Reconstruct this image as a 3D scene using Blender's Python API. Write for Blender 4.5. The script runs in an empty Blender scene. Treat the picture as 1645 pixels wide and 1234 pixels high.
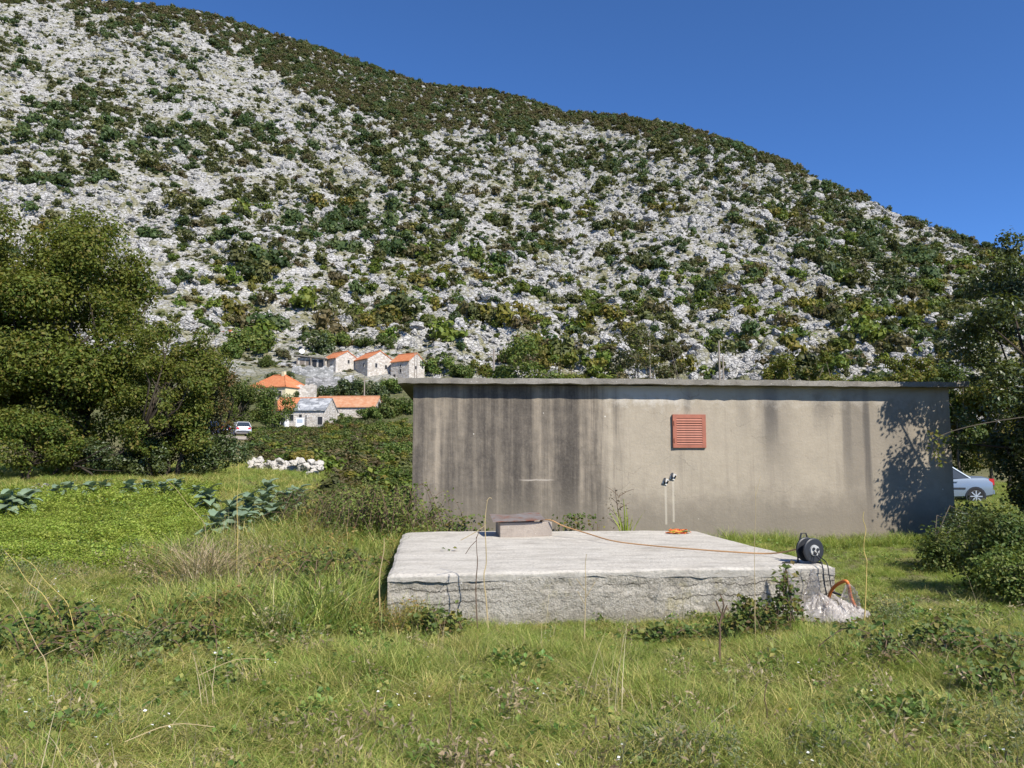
import bpy, math, random
import numpy as np
from mathutils import Vector, Matrix, Euler

# ------------------------------------------------------------------ camera, sky, sun, exposure
SC = bpy.context.scene
COL = SC.collection
R = math.radians
CX, CY, FPX, PITCH, CAMZ = 822.5, 617.0, 1250.0, R(5.5), 1.6
SUN_AZ, SUN_EL = R(38), R(42)          # azimuth: to the right of straight behind the camera

cam_d = bpy.data.cameras.new('camera')
cam_d.sensor_width = 36.0
cam_d.lens = 36.0 * FPX / 1645.0
cam_d.clip_start = 0.05
cam_d.clip_end = 6000
cam = bpy.data.objects.new('camera', cam_d)
COL.objects.link(cam)
cam.location = (0, 0, CAMZ)
cam.rotation_euler = (R(90) + PITCH, 0, 0)
SC.camera = cam

SUN_TO = Vector((math.sin(SUN_AZ) * math.cos(SUN_EL), -math.cos(SUN_AZ) * math.cos(SUN_EL), math.sin(SUN_EL)))
world = bpy.data.worlds.new('World')
SC.world = world
world.use_nodes = True
wn = world.node_tree
wn.nodes.clear()
sky = wn.nodes.new('ShaderNodeTexSky')
sky.sky_type = 'NISHITA'
sky.sun_disc = False
sky.sun_elevation = SUN_EL
sky.sun_rotation = math.atan2(SUN_TO.x, SUN_TO.y)
sky.altitude = 2000
sky.air_density = 0.7
sky.dust_density = 0.0
sky.ozone_density = 10.0
bg = wn.nodes.new('ShaderNodeBackground')
bg.inputs['Strength'].default_value = 0.14
wo = wn.nodes.new('ShaderNodeOutputWorld')
hs = wn.nodes.new('ShaderNodeHueSaturation')          # the deep blue of clear autumn air, the same all over the sky
hs.inputs['Saturation'].default_value = 1.04
wn.links.new(sky.outputs[0], hs.inputs['Color'])
wn.links.new(hs.outputs[0], bg.inputs['Color'])
wn.links.new(bg.outputs[0], wo.inputs['Surface'])

sun_d = bpy.data.lights.new('sun', 'SUN')
sun_d.energy = 4.4
sun_d.angle = R(0.5)
sun_d.color = (1.0, 0.94, 0.85)
sun = bpy.data.objects.new('sun', sun_d)
COL.objects.link(sun)
sun.location = (30, -40, 50)
sun.rotation_euler = SUN_TO.to_track_quat('Z', 'Y').to_euler()

SC.view_settings.view_transform = 'Standard'
SC.view_settings.look = 'None'
SC.view_settings.exposure = 0.68
SC.view_settings.gamma = 1.0
SC.view_settings.use_curve_mapping = False
SC.render.engine = 'CYCLES'
SC.cycles.use_denoising = True
SC.cycles.max_bounces = 6
SC.cycles.diffuse_bounces = 3
SC.cycles.glossy_bounces = 2
SC.cycles.transmission_bounces = 4
SC.cycles.transparent_max_bounces = 8
SC.cycles.caustics_reflective = False
SC.cycles.caustics_refractive = False

# ------------------------------------------------------------------ helpers: picture <-> place
cP, sP = math.cos(PITCH), math.sin(PITCH)
def ray(px, py):
    a, b = (px - CX) / FPX, (CY - py) / FPX
    return np.array([a, cP - sP * b, sP + cP * b])
def pt(px, py, y):                       # the point seen at a pixel, y metres ahead
    d = ray(px, py)
    return np.array([0, 0, CAMZ]) + d * (y / d[1])
def gp(px, py, z):                       # the point seen at a pixel on the level z
    d = ray(px, py)
    return np.array([0, 0, CAMZ]) + d * ((z - CAMZ) / d[2])
def proj(P):
    P = np.atleast_2d(P)
    x, y, z = P[:, 0], P[:, 1], P[:, 2] - CAMZ
    f = y * cP + z * sP
    u = -y * sP + z * cP
    f = np.where(f > 0.01, f, 0.01)
    return CX + FPX * x / f, CY - FPX * u / f, f

# ------------------------------------------------------------------ helpers: noise (numpy)
def _h(ix, iy, s):
    h = (ix.astype(np.int64) * 374761393 + iy.astype(np.int64) * 668265263 + s * 2147483647 * 31) & 0xffffffff
    h = ((h ^ (h >> 13)) * 1274126177) & 0xffffffff
    h = ((h ^ (h >> 16)) * 2246822519) & 0xffffffff
    return ((h ^ (h >> 15)) & 0xffffff) / float(0x1000000)
def vn(x, y, s=0):
    x = np.asarray(x, float); y = np.asarray(y, float)
    ix, iy = np.floor(x), np.floor(y)
    fx, fy = x - ix, y - iy
    fx = fx * fx * (3 - 2 * fx); fy = fy * fy * (3 - 2 * fy)
    a, b = _h(ix, iy, s), _h(ix + 1, iy, s)
    c, d = _h(ix, iy + 1, s), _h(ix + 1, iy + 1, s)
    return (a + (b - a) * fx) * (1 - fy) + (c + (d - c) * fx) * fy
def fbm(x, y, octv=4, s=0):
    t, a, n = 0.0, 0.5, 0.0
    x = np.asarray(x, float); y = np.asarray(y, float)
    for i in range(octv):
        t = t + a * vn(x, y, s + i * 17)
        n += a
        a *= 0.5
        x = x * 2.03 + 11.7; y = y * 2.03 + 5.3
    return t / n
def worley(x, y, s=0):
    ix, iy = np.floor(x), np.floor(y)
    best = np.full(np.shape(x), 9.0); cid = np.zeros(np.shape(x))
    for dx in (-1, 0, 1):
        for dy in (-1, 0, 1):
            jx, jy = ix + dx, iy + dy
            qx, qy = jx + _h(jx, jy, s), jy + _h(jx, jy, s + 5)
            d = np.hypot(qx - x, qy - y)
            m = d < best
            best = np.where(m, d, best)
            cid = np.where(m, _h(jx, jy, s + 9), cid)
    return best, cid
def sst(a, b, x):
    t = np.clip((np.asarray(x, float) - a) / (b - a), 0, 1)
    return t * t * (3 - 2 * t)

# ------------------------------------------------------------------ the terrain as one height function
SKY = [(-260, -40), (0, -25), (215, 1), (330, 16), (400, 38), (520, 74), (600, 103), (680, 130), (760, 138), (840, 152),
       (905, 174), (1000, 182), (1070, 191), (1130, 207), (1190, 227), (1260, 253), (1330, 288), (1400, 314), (1460, 344),
       (1520, 366), (1570, 384), (1645, 402)]
_saz, _st = [], []
for _px, _py in SKY:
    _d = ray(_px, _py)
    _saz.append(math.atan2(_d[0], _d[1])); _st.append(_d[2] / math.hypot(_d[0], _d[1]))
_saz = [R(-180), R(-130), R(-90), R(-60)] + _saz + [R(50), R(70), R(95), R(180)]
_st = [0.03, 0.12, 0.40, 0.52] + _st + [0.16, 0.08, 0.03, 0.03]
R0 = 125.0
def ridge_T(az): return np.interp(az, _saz, _st)
def ridge_R(az): return np.interp(az, [R(-180), R(-90), R(-35), R(-5), R(15), R(34), R(90), R(180)], [900, 800, 640, 560, 500, 430, 600, 900])
def zg(x, y):
    x = np.asarray(x, float); y = np.asarray(y, float)
    yy = np.maximum(y, 0)
    left = sst(0.8, 9.0, -x)
    a = np.interp(yy, [0, 6, 12, 17, 26, 45, 85, 125], [0, 0.02, 0.22, 0.5, 1.0, 1.35, 4.2, 6.0])
    b = np.interp(yy, [0, 30, 60, 125], [0, 0.0, 0.8, 3.2])
    z = a * left + b * (1 - left)
    r = np.hypot(x, y)
    z = z + (fbm(x * 0.7, y * 0.7, 3, 3) - 0.5) * 0.12 * np.clip(r / 6, 0.4, 1.5)
    return z
def zhill(x, y, rough=True):
    x = np.asarray(x, float); y = np.asarray(y, float)
    r = np.hypot(x, y); az = np.arctan2(x, y)
    T, RR = ridge_T(az), ridge_R(az)
    RR = RR * (1 + 0.05 * (fbm(az * 14, az * 0, 3, 44) - 0.5))
    k = R0 / np.maximum(r, 1e-6)
    z0 = zg(x * k, y * k)
    zr = T * RR + CAMZ - 3.0 * np.clip(T * 5, 0, 1)
    t = np.clip((r - R0) / (RR - R0), 0, 3)
    g = np.where(t < 1, np.clip(t, 0, 1) ** 1.32, 1 - 0.32 * (t - 1))
    g = np.maximum(g, 0.55)  * (t >= 1) + g * (t < 1)
    z = z0 + (zr - z0) * g
    hf = np.clip((zr - z0) / 60, 0, 1) * np.clip(t * 9, 0, 1)
    calm = sst(R(-24), R(-20), az) * sst(R(-4.5), R(-7), az) * sst(192, 172, r)      # worked ground round the village
    # broad ledges and gullies
    z = z + hf * (1 - calm) * 9 * (fbm(x * 0.016, y * 0.016, 3, 8) - 0.5) * np.clip((1 - t) * 4, 0.12, 1)
    if rough:
        w1, c1 = worley(x / 9 + fbm(x * .05, y * .05, 2, 1) * 1.2, y / 7, 21)
        w2, c2 = worley(x / 3.6, y / 3.0, 23)
        rk = sst(0.36, 0.56, fbm(x * 0.03, y * 0.03, 3, 77))
        bump = np.clip(0.62 - w1, 0, 1) * c1 * 7.5 + np.clip(0.6 - w2, 0, 1) * c2 * 2.6
        st = 3.1
        terr = (np.floor(z / st) + sst(0.55, 1.0, z / st - np.floor(z / st))) * st - z
        z = z + hf * (1 - calm) * (bump * (0.35 + 0.65 * rk) + terr * 1.0 * rk) * np.clip((1.02 - t) * 12, 0.15, 1)
    return z
def zall(x, y, rough=False):
    r = np.hypot(x, y)
    return np.where(r <= R0, zg(x, y), zhill(x, y, rough))
def hit(px, py, start=3.0, far=800.0):   # first terrain point seen at a pixel
    d = ray(px, py)
    ys = np.concatenate([np.arange(start, 60, 0.1), np.arange(60, far, 0.5)])
    P = np.array([0, 0, CAMZ])[None] + d[None] * (ys / d[1])[:, None]
    g = zall(P[:, 0], P[:, 1])
    k = np.argmax(P[:, 2] <= g)
    q = P[k]; return np.array([q[0], q[1], float(g[k])])

# ------------------------------------------------------------------ helpers: meshes and objects
def mesh_np(name, V, F, smooth=False):
    V = np.asarray(V, np.float32); F = np.asarray(F, np.int32)
    me = bpy.data.meshes.new(name)
    me.vertices.add(len(V)); me.vertices.foreach_set('co', V.ravel())
    n, k = F.shape
    me.loops.add(n * k); me.loops.foreach_set('vertex_index', F.ravel())
    me.polygons.add(n); me.polygons.foreach_set('loop_start', np.arange(0, n * k, k, dtype=np.int32))
    me.update(calc_edges=True); me.validate()
    me.polygons.foreach_set('use_smooth', np.full(len(me.polygons), smooth))
    return me
def ob(name, me, mat=None, parent=None, loc=None, rot=None, scale=None, **props):
    o = bpy.data.objects.new(name, me)
    if mat is not None and me is not None and len(me.materials) == 0:
        for m in (mat if isinstance(mat, (list, tuple)) else [mat]): me.materials.append(m)
    COL.objects.link(o)
    if parent is not None: o.parent = parent
    if loc is not None: o.location = [float(v) for v in loc]
    if rot is not None: o.rotation_euler = rot
    if scale is not None: o.scale = scale if hasattr(scale, '__len__') else (scale,) * 3
    for k, v in props.items(): o[k] = v
    return o
def thing(name, label, cat, loc=(0, 0, 0), rot=(0, 0, 0), group=None):
    o = ob(name, None, loc=loc, rot=rot, label=label, category=cat)
    o.empty_display_size = 0.2
    if group: o['group'] = group
    return o
def paint(o, mat):                       # own material on shared mesh data
    o.material_slots[0].link = 'OBJECT'; o.material_slots[0].material = mat
class MB:
    def __init__(s): s.v, s.f = [], []
    def add(s, vs, fs):
        b = len(s.v); s.v += [tuple(map(float, v)) for v in vs]; s.f += [tuple(i + b for i in f) for f in fs]; return s
    def box(s, a, b, M=None):
        (x0, y0, z0), (x1, y1, z1) = a, b
        vs = [(x0, y0, z0), (x1, y0, z0), (x1, y1, z0), (x0, y1, z0), (x0, y0, z1), (x1, y0, z1), (x1, y1, z1), (x0, y1, z1)]
        if M is not None: vs = [tuple(M @ Vector(v)) for v in vs]
        return s.add(vs, [(0, 3, 2, 1), (4, 5, 6, 7), (0, 1, 5, 4), (1, 2, 6, 5), (2, 3, 7, 6), (3, 0, 4, 7)])
    def tube(s, path, rad, n=6, cap=True):
        path = [Vector([float(c) for c in p]) for p in path]
        if not hasattr(rad, '__len__'): rad = [rad] * len(path)
        b = len(s.v); up = None
        for i, p in enumerate(path):
            d = (path[min(i + 1, len(path) - 1)] - path[max(i - 1, 0)])
            d = d.normalized() if d.length > 1e-9 else Vector((0, 0, 1))
            if up is None: up = d.orthogonal().normalized()
            up = (up - d * up.dot(d)); up = up.normalized() if up.length > 1e-6 else d.orthogonal().normalized()
            w = d.cross(up)
            for k in range(n):
                a = 2 * math.pi * k / n
                s.v.append(tuple(p + (up * math.cos(a) + w * math.sin(a)) * rad[i]))
        for i in range(len(path) - 1):
            for k in range(n):
                k2 = (k + 1) % n
                s.f.append((b + i * n + k, b + i * n + k2, b + (i + 1) * n + k2, b + (i + 1) * n + k))
        if cap:
            s.f.append(tuple(b + k for k in reversed(range(n))))
            e = b + (len(path) - 1) * n
            s.f.append(tuple(e + k for k in range(n)))
        return s
    def lathe(s, prof, n=24, M=None):     # profile of (radius, height) round Z
        b = len(s.v)
        for r, z in prof:
            for k in range(n):
                a = 2 * math.pi * k / n; v = Vector((r * math.cos(a), r * math.sin(a), z))
                s.v.append(tuple(M @ v if M is not None else v))
        for i in range(len(prof) - 1):
            for k in range(n):
                k2 = (k + 1) % n
                s.f.append((b + i * n + k, b + i * n + k2, b + (i + 1) * n + k2, b + (i + 1) * n + k))
        s.f.append(tuple(b + k for k in reversed(range(n))))
        e = b + (len(prof) - 1) * n; s.f.append(tuple(e + k for k in range(n)))
        return s
    def mesh(s, name, smooth=False):
        me = bpy.data.meshes.new(name); me.from_pydata(s.v, [], s.f); me.update()
        if smooth: me.polygons.foreach_set('use_smooth', [True] * len(me.polygons))
        return me
    def build(s, name, mat, parent=None, smooth=False, **k): return ob(name, s.mesh(name, smooth), mat, parent, **k)
def grid_faces(nu, nv, off=0):
    i, j = np.meshgrid(np.arange(nu - 1), np.arange(nv - 1), indexing='ij')
    a = (i * nv + j).ravel() + off
    return np.stack([a, a + nv, a + nv + 1, a + 1], 1)
def scatter(name, pts, rot, scl, idx, protos, parent=None, **props):
    n = len(pts)
    me = bpy.data.meshes.new(name)
    me.vertices.add(n); me.vertices.foreach_set('co', np.asarray(pts, np.float32).ravel())
    for nm, ty, arr, key in (('rot', 'FLOAT_VECTOR', rot, 'vector'), ('scl', 'FLOAT_VECTOR', scl, 'vector'), ('idx', 'INT', idx, 'value')):
        at = me.attributes.new(nm, ty, 'POINT')
        at.data.foreach_set(key, np.asarray(arr, np.int32 if ty == 'INT' else np.float32).ravel())
    me.update()
    o = ob(name, me, None, parent, **props)
    coll = bpy.data.collections.new(name + '_kinds')
    for p in protos: coll.objects.link(p)
    ng = bpy.data.node_groups.new(name + '_scatter', 'GeometryNodeTree')
    ng.interface.new_socket('Geometry', in_out='INPUT', socket_type='NodeSocketGeometry')
    ng.interface.new_socket('Geometry', in_out='OUTPUT', socket_type='NodeSocketGeometry')
    gi, go = ng.nodes.new('NodeGroupInput'), ng.nodes.new('NodeGroupOutput')
    ci = ng.nodes.new('GeometryNodeCollectionInfo')
    ci.inputs['Collection'].default_value = coll
    ci.inputs['Separate Children'].default_value = True
    ci.inputs['Reset Children'].default_value = True
    ip = ng.nodes.new('GeometryNodeInstanceOnPoints')
    ip.inputs['Pick Instance'].default_value = True
    L = ng.links.new
    def at(nm, ty):
        a = ng.nodes.new('GeometryNodeInputNamedAttribute'); a.data_type = ty; a.inputs['Name'].default_value = nm
        return a.outputs['Attribute']
    er = ng.nodes.new('FunctionNodeEulerToRotation')
    L(at('rot', 'FLOAT_VECTOR'), er.inputs[0])
    L(gi.outputs[0], ip.inputs['Points']); L(ci.outputs[0], ip.inputs['Instance'])
    L(at('idx', 'INT'), ip.inputs['Instance Index']); L(er.outputs[0], ip.inputs['Rotation'])
    L(at('scl', 'FLOAT_VECTOR'), ip.inputs['Scale']); L(ip.outputs[0], go.inputs[0])
    md = o.modifiers.new('scatter', 'NODES'); md.node_group = ng
    return o
def proto(name, me, mat=None):            # a kind for scatter(): not linked to the scene itself
    if mat is not None and len(me.materials) == 0: me.materials.append(mat)
    return bpy.data.objects.new(name, me)

# ------------------------------------------------------------------ helpers: materials
class NT:
    def __init__(s, name, rough=0.85, spec=0.3):
        s.mat = bpy.data.materials.new(name); s.mat.use_nodes = True
        s.t = s.mat.node_tree; s.b = s.t.nodes['Principled BSDF']
        s.b.inputs['Roughness'].default_value = rough; s.b.inputs['Specular IOR Level'].default_value = spec
        s.out = s.t.nodes['Material Output']
    def put(s, sock, v):
        if isinstance(v, bpy.types.NodeSocket): s.t.links.new(v, sock)
        elif v is not None:
            if hasattr(v, '__len__') and len(v) == 3 and sock.type == 'RGBA': v = (*v, 1)
            sock.default_value = v
    def n(s, ty, ins=None, out=0, **kw):
        nd = s.t.nodes.new(ty)
        for k, v in kw.items(): setattr(nd, k, v)
        for k, v in (ins or {}).items(): s.put(nd.inputs[k], v)
        return nd.outputs[out]
    def obj(s): return s.n('ShaderNodeTexCoord', out='Object')
    def xyz(s, v):
        nd = s.t.nodes.new('ShaderNodeSeparateXYZ'); s.put(nd.inputs[0], v); return nd.outputs
    def vec(s, x, y, z): return s.n('ShaderNodeCombineXYZ', {0: x, 1: y, 2: z})
    def m(s, op, a, b=None, c=None):
        return s.n('ShaderNodeMath', {k: v for k, v in ((0, a), (1, b), (2, c)) if v is not None}, operation=op)
    def ss(s, v, a, b, lo=0.0, hi=1.0):
        return s.n('ShaderNodeMapRange', {'Value': v, 'From Min': a, 'From Max': b, 'To Min': lo, 'To Max': hi}, interpolation_type='SMOOTHSTEP')
    def scale(s, v, k): return s.n('ShaderNodeVectorMath', {0: v, 1: k}, operation='MULTIPLY')
    def noise(s, v, sc, det=4, ro=0.55, dist=0.0): return s.n('ShaderNodeTexNoise', {'Vector': v, 'Scale': sc, 'Detail': det, 'Roughness': ro, 'Distortion': dist})
    def voro(s, v, sc, feat='F1', out='Distance'): return s.n('ShaderNodeTexVoronoi', {'Vector': v, 'Scale': sc}, out=out, feature=feat)
    def mix(s, f, a, b, mode='MIX'):
        nd = s.t.nodes.new('ShaderNodeMix'); nd.data_type = 'RGBA'; nd.blend_type = mode
        s.put(nd.inputs[0], f); s.put(nd.inputs[6], a); s.put(nd.inputs[7], b); return nd.outputs[2]
    def ramp(s, v, stops):
        nd = s.t.nodes.new('ShaderNodeValToRGB'); e = nd.color_ramp.elements
        while len(e) < len(stops): e.new(0.5)
        for i, (p, c) in enumerate(stops): e[i].position = p; e[i].color = (*c, 1)
        s.put(nd.inputs[0], v); return nd.outputs[0]
    def col(s, c): s.put(s.b.inputs['Base Color'], c); return s
    def bump(s, h, st=0.5, d=0.02):
        s.put(s.b.inputs['Normal'], s.n('ShaderNodeBump', {'Height': h, 'Strength': st, 'Distance': d})); return s
def plain(name, c, rough=0.6, metal=0.0, spec=0.4, var=0.12, sc=14):
    t = NT(name, rough, spec); t.b.inputs['Metallic'].default_value = metal
    k = t.noise(t.obj(), sc, 5)
    t.col(t.mix(k, [v * (1 - var) for v in c], [min(1, v * (1 + var)) for v in c]))
    return t.mat
def leafmat(name, cols, trans=0.35, rough=0.55, objvar=0.25, spec=0.25, patch=0.0):
    """leaf colour differs from leaf to leaf and from plant to plant"""
    t = NT(name, rough, spec)
    rnd = t.n('ShaderNodeNewGeometry', out='Random Per Island')
    c = t.ramp(rnd, [((i + 0.5) / len(cols), k) for i, k in enumerate(cols)])
    orn = t.n('ShaderNodeObjectInfo', out='Random')
    val = t.ss(orn, 0, 1, 1 - objvar, 1 + objvar)
    hue = t.n('ShaderNodeMapRange', {'Value': t.m('FRACT', t.m('MULTIPLY', orn, 7.31)), 'To Min': 0.485, 'To Max': 0.512})
    c = t.n('ShaderNodeHueSaturation', {'Hue': hue, 'Saturation': 1.0, 'Value': val, 'Fac': 1.0, 'Color': c})
    if patch:                              # whole sprays of leaves are younger, duller or turning
        o = t.obj(); k1 = t.noise(o, 0.9, 3, 0.6); k2 = t.noise(o, 2.3, 3, 0.6)
        c = t.mix(t.ss(k1, 0.40, 0.62, 0, patch), c, t.mix(0.6, c, (0.17, 0.17, 0.03)))
        c = t.mix(t.ss(k2, 0.52, 0.70, 0, patch), c, t.mix(0.6, c, (0.10, 0.07, 0.03)))
    t.col(c)
    tr = t.n('ShaderNodeBsdfTranslucent', {'Color': t.mix(0.5, c, (0.30, 0.34, 0.03), 'MIX')})
    sh = t.n('ShaderNodeMixShader', {0: trans, 1: t.b.outputs[0], 2: tr})
    t.put(t.out.inputs['Surface'], sh)
    return t.mat

# ------------------------------------------------------------------ helpers: foliage
def unit(a): return a / np.maximum(np.linalg.norm(a, axis=-1, keepdims=True), 1e-9)
def leafquads(C, Nn, size, rg, aspect=0.6, droop=0.0):
    n = len(C); Nn = unit(Nn)
    t = unit(np.cross(Nn, rg.normal(size=(n, 3)))); b = np.cross(Nn, t)
    s = (np.broadcast_to(size, (n,)) * rg.uniform(0.65, 1.35, n))[:, None]
    V = np.stack([C - t * s * 0.5, C + b * s * 0.5 * aspect + Nn * s * 0.08, C + t * s * 0.5 - np.array([0, 0, 1]) * s * droop, C - b * s * 0.5 * aspect + Nn * s * 0.08], 1).reshape(-1, 3)
    F = np.arange(4 * n).reshape(n, 4)
    return V, F
def crown_pts(clumps, n, rg, shell=0.45):
    cl = np.asarray(clumps, float)
    w = (cl[:, 3] * cl[:, 4] * cl[:, 5]) ** (2 / 3.0)
    k = rg.choice(len(cl), n, p=w / w.sum())
    d = unit(rg.normal(size=(n, 3)))
    r = rg.uniform(shell, 1.0, n) ** 0.7 * (1 + 0.13 * rg.normal(size=n))
    C = cl[k, :3] + d * cl[k, 3:6] * r[:, None]
    return C, d
def crown_mesh(name, clumps, n, size, rg, mat, shell=0.45, aspect=0.6, upb=0.5):
    C, d = crown_pts(clumps, n, rg, shell)
    V, F = leafquads(C, d * 0.7 + rg.normal(size=d.shape) * 0.6 + np.array([0, 0, upb]), size, rg, aspect)
    me = mesh_np(name, V, F); me.materials.append(mat)
    return me
def rand_clumps(rg, k, cen, rad, cr, flat=0.8, zmin=-1.0):
    out = []
    while len(out) < k:
        p = rg.uniform(-1, 1, 3)
        l = np.linalg.norm(p)
        if l > 1 or l < 0.25 or p[2] < zmin: continue
        s = cr * rg.uniform(0.6, 1.35); far_ = rg.uniform() < 0.22      # some small sprays stand out from the outline
        if far_: p = p / l * rg.uniform(1.0, 1.16); s *= 0.5
        out.append((*(np.array(cen) + p * np.array(rad) * 0.88), s, s, s * flat))
    return out
def tree(name, label, cat, base, trunk_h, cen, rad, k, cr, n, leaf, mat, bark, seed, tr=0.12, stems=1, group=None, flat=0.8, aspect=0.6, shell=0.45, zmin=-1.0, extra=(), limbs=14, gap=None):
    """tapered trunk and limbs running into the clumps of the crown; coordinates relative to base"""
    rg = np.random.default_rng(seed)
    cl = rand_clumps(rg, k, cen, rad, cr, flat, zmin) + list(extra)
    if gap: cl = [c for c in cl if not all(abs(c[i] - gap[i]) < gap[3 + i] for i in range(3))]     # an opening between the branches
    t = thing(name, label, cat, base, group=group)
    mb = MB()
    for s in range(stems):
        off = np.array([rg.normal() * 0.22 * (stems > 1), rg.normal() * 0.22 * (stems > 1), 0])
        top = off * 2.2 + np.array([cen[0] * 0.4, cen[1] * 0.4, trunk_h])
        path = [off + (top - off) * f + rg.normal(size=3) * 0.06 * (0 < f < 1) * trunk_h * 0.35 for f in (0, .3, .65, 1)]
        path[0][2] = -0.25
        r0 = tr * (1.0 if stems == 1 else 0.7)
        mb.tube(path, [r0 * 1.35, r0, r0 * 0.85, r0 * 0.7], 8)
        mine = [c for i, c in enumerate(cl) if i % stems == s][:limbs]
        for c in mine:
            e = np.array(c[:3]); m1 = top + (e - top) * 0.45 + rg.normal(size=3) * 0.12 * np.linalg.norm(e - top) + np.array([0, 0, 0.08 * np.linalg.norm(e - top)])
            mb.tube([top - np.array([0, 0, 0.1]), m1, e], [r0 * 0.55, r0 * 0.34, r0 * 0.1], 5)
    mb.build('trunk', bark, t, smooth=True)
    ob('crown', crown_mesh('crown', cl, n, leaf, rg, mat, shell, aspect), None, t)
    return t
# ================================================================== the setting
# ---- materials of the terrain
def mat_ground():
    t = NT('ground_soil', 0.95, 0.1); o = t.obj()
    k = t.noise(o, 0.35, 8, 0.6); k2 = t.noise(o, 5.0, 5, 0.65)
    c = t.ramp(k, [(0.3, (0.090, 0.095, 0.035)), (0.5, (0.140, 0.140, 0.060)), (0.7, (0.200, 0.175, 0.085))])
    c = t.mix(t.ss(k2, 0.45, 0.75), c, (0.150, 0.120, 0.070))
    t.col(c).bump(k2, 0.6, 0.05); return t.mat
def mat_rock(name, terrain):
    t = NT(name, 0.9, 0.2); o = t.obj()
    g = t.n('ShaderNodeNewGeometry', out='Position')
    k = t.noise(g, 0.33, 8, 0.68); f = t.noise(t.scale(g, (1, 1, 2.6)), 1.6, 6, 0.7)
    c = t.ramp(k, [(0.28, (0.249, 0.241, 0.228)), (0.46, (0.404, 0.391, 0.365)), (0.66, (0.525, 0.512, 0.482))])
    c = t.mix(t.ss(f, 0.56, 0.70), c, (0.172, 0.172, 0.163))
    v = t.voro(t.scale(g, (1, 1, 1.7)), 0.75, 'DISTANCE_TO_EDGE')
    c = t.mix(t.ss(v, 0.0, 0.075, 0.85, 0.0), c, (0.095, 0.095, 0.086))
    if terrain:
        s1 = t.noise(g, 0.11, 7, 0.65); s2 = t.noise(g, 0.9, 4, 0.6)
        soil = t.ramp(s2, [(0.3, (0.10, 0.105, 0.045)), (0.55, (0.20, 0.19, 0.105)), (0.75, (0.30, 0.275, 0.19))])
        c = t.mix(t.ss(t.m('ADD', t.m('MULTIPLY', s1, 0.8), t.m('MULTIPLY', s2, 0.45)), 0.57, 0.72), c, soil)
        r = t.n('ShaderNodeVectorMath', {0: g}, operation='LENGTH', out='Value')
        low = t.ss(t.m('ADD', r, t.m('MULTIPLY', t.noise(g, 0.05, 4), 60)), 175, 225, 1, 0)
        c = t.mix(low, c, t.ramp(s2, [(0.3, (0.05, 0.07, 0.02)), (0.7, (0.16, 0.15, 0.07))]))
    t.col(c)
    t.bump(t.m('ADD', t.m('MULTIPLY', f, 0.6), t.m('MULTIPLY', t.ss(v, 0, 0.15), 0.5)), 0.9, 0.45)
    return t.mat
M_GROUND = mat_ground(); M_HILL = mat_rock('karst_slope', True); M_ROCK = mat_rock('limestone', False)

# ---- ground sheet round the camera, hillside from there to the horizon
def polar(azs, rs2d, zf):
    A = np.repeat(azs[:, None], rs2d.shape[1], 1)
    X, Y = np.sin(A) * rs2d, np.cos(A) * rs2d
    Z = zf(X, Y)
    V = np.stack([X, Y, Z], -1).reshape(-1, 3)
    return V, grid_faces(len(azs), rs2d.shape[1])[:, ::-1]
azg = np.concatenate([np.arange(-180, -40, 4), np.arange(-40, 40, 0.4), np.arange(40, 180.1, 4)]) * math.pi / 180
rg_ = np.concatenate([[0.02], np.geomspace(0.6, R0 + 1.5, 190)])
V, F = polar(azg, np.repeat(rg_[None], len(azg), 0), zg)
GROUND = ob('ground', mesh_np('ground', V, F, True), M_GROUND, kind='structure')
azh = np.concatenate([np.arange(-180, -40, 3), np.arange(-40, 38, 0.115), np.arange(38, 180.1, 3)]) * math.pi / 180
tt = np.concatenate([np.linspace(0, 1.06, 400), np.linspace(1.1, 2.2, 8), [3.5, 6.0]])
RRh = ridge_R(azh)
rs = R0 + (RRh[:, None] - R0) * tt[None]
rs[:, 0] = R0 - 2.0
V, F = polar(azh, rs, lambda x, y: zhill(x, y, True) - 0.4 * (np.hypot(x, y) < R0 + .1))
HILL = ob('hillside', mesh_np('hillside', V, F, False), M_HILL, kind='structure')

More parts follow.
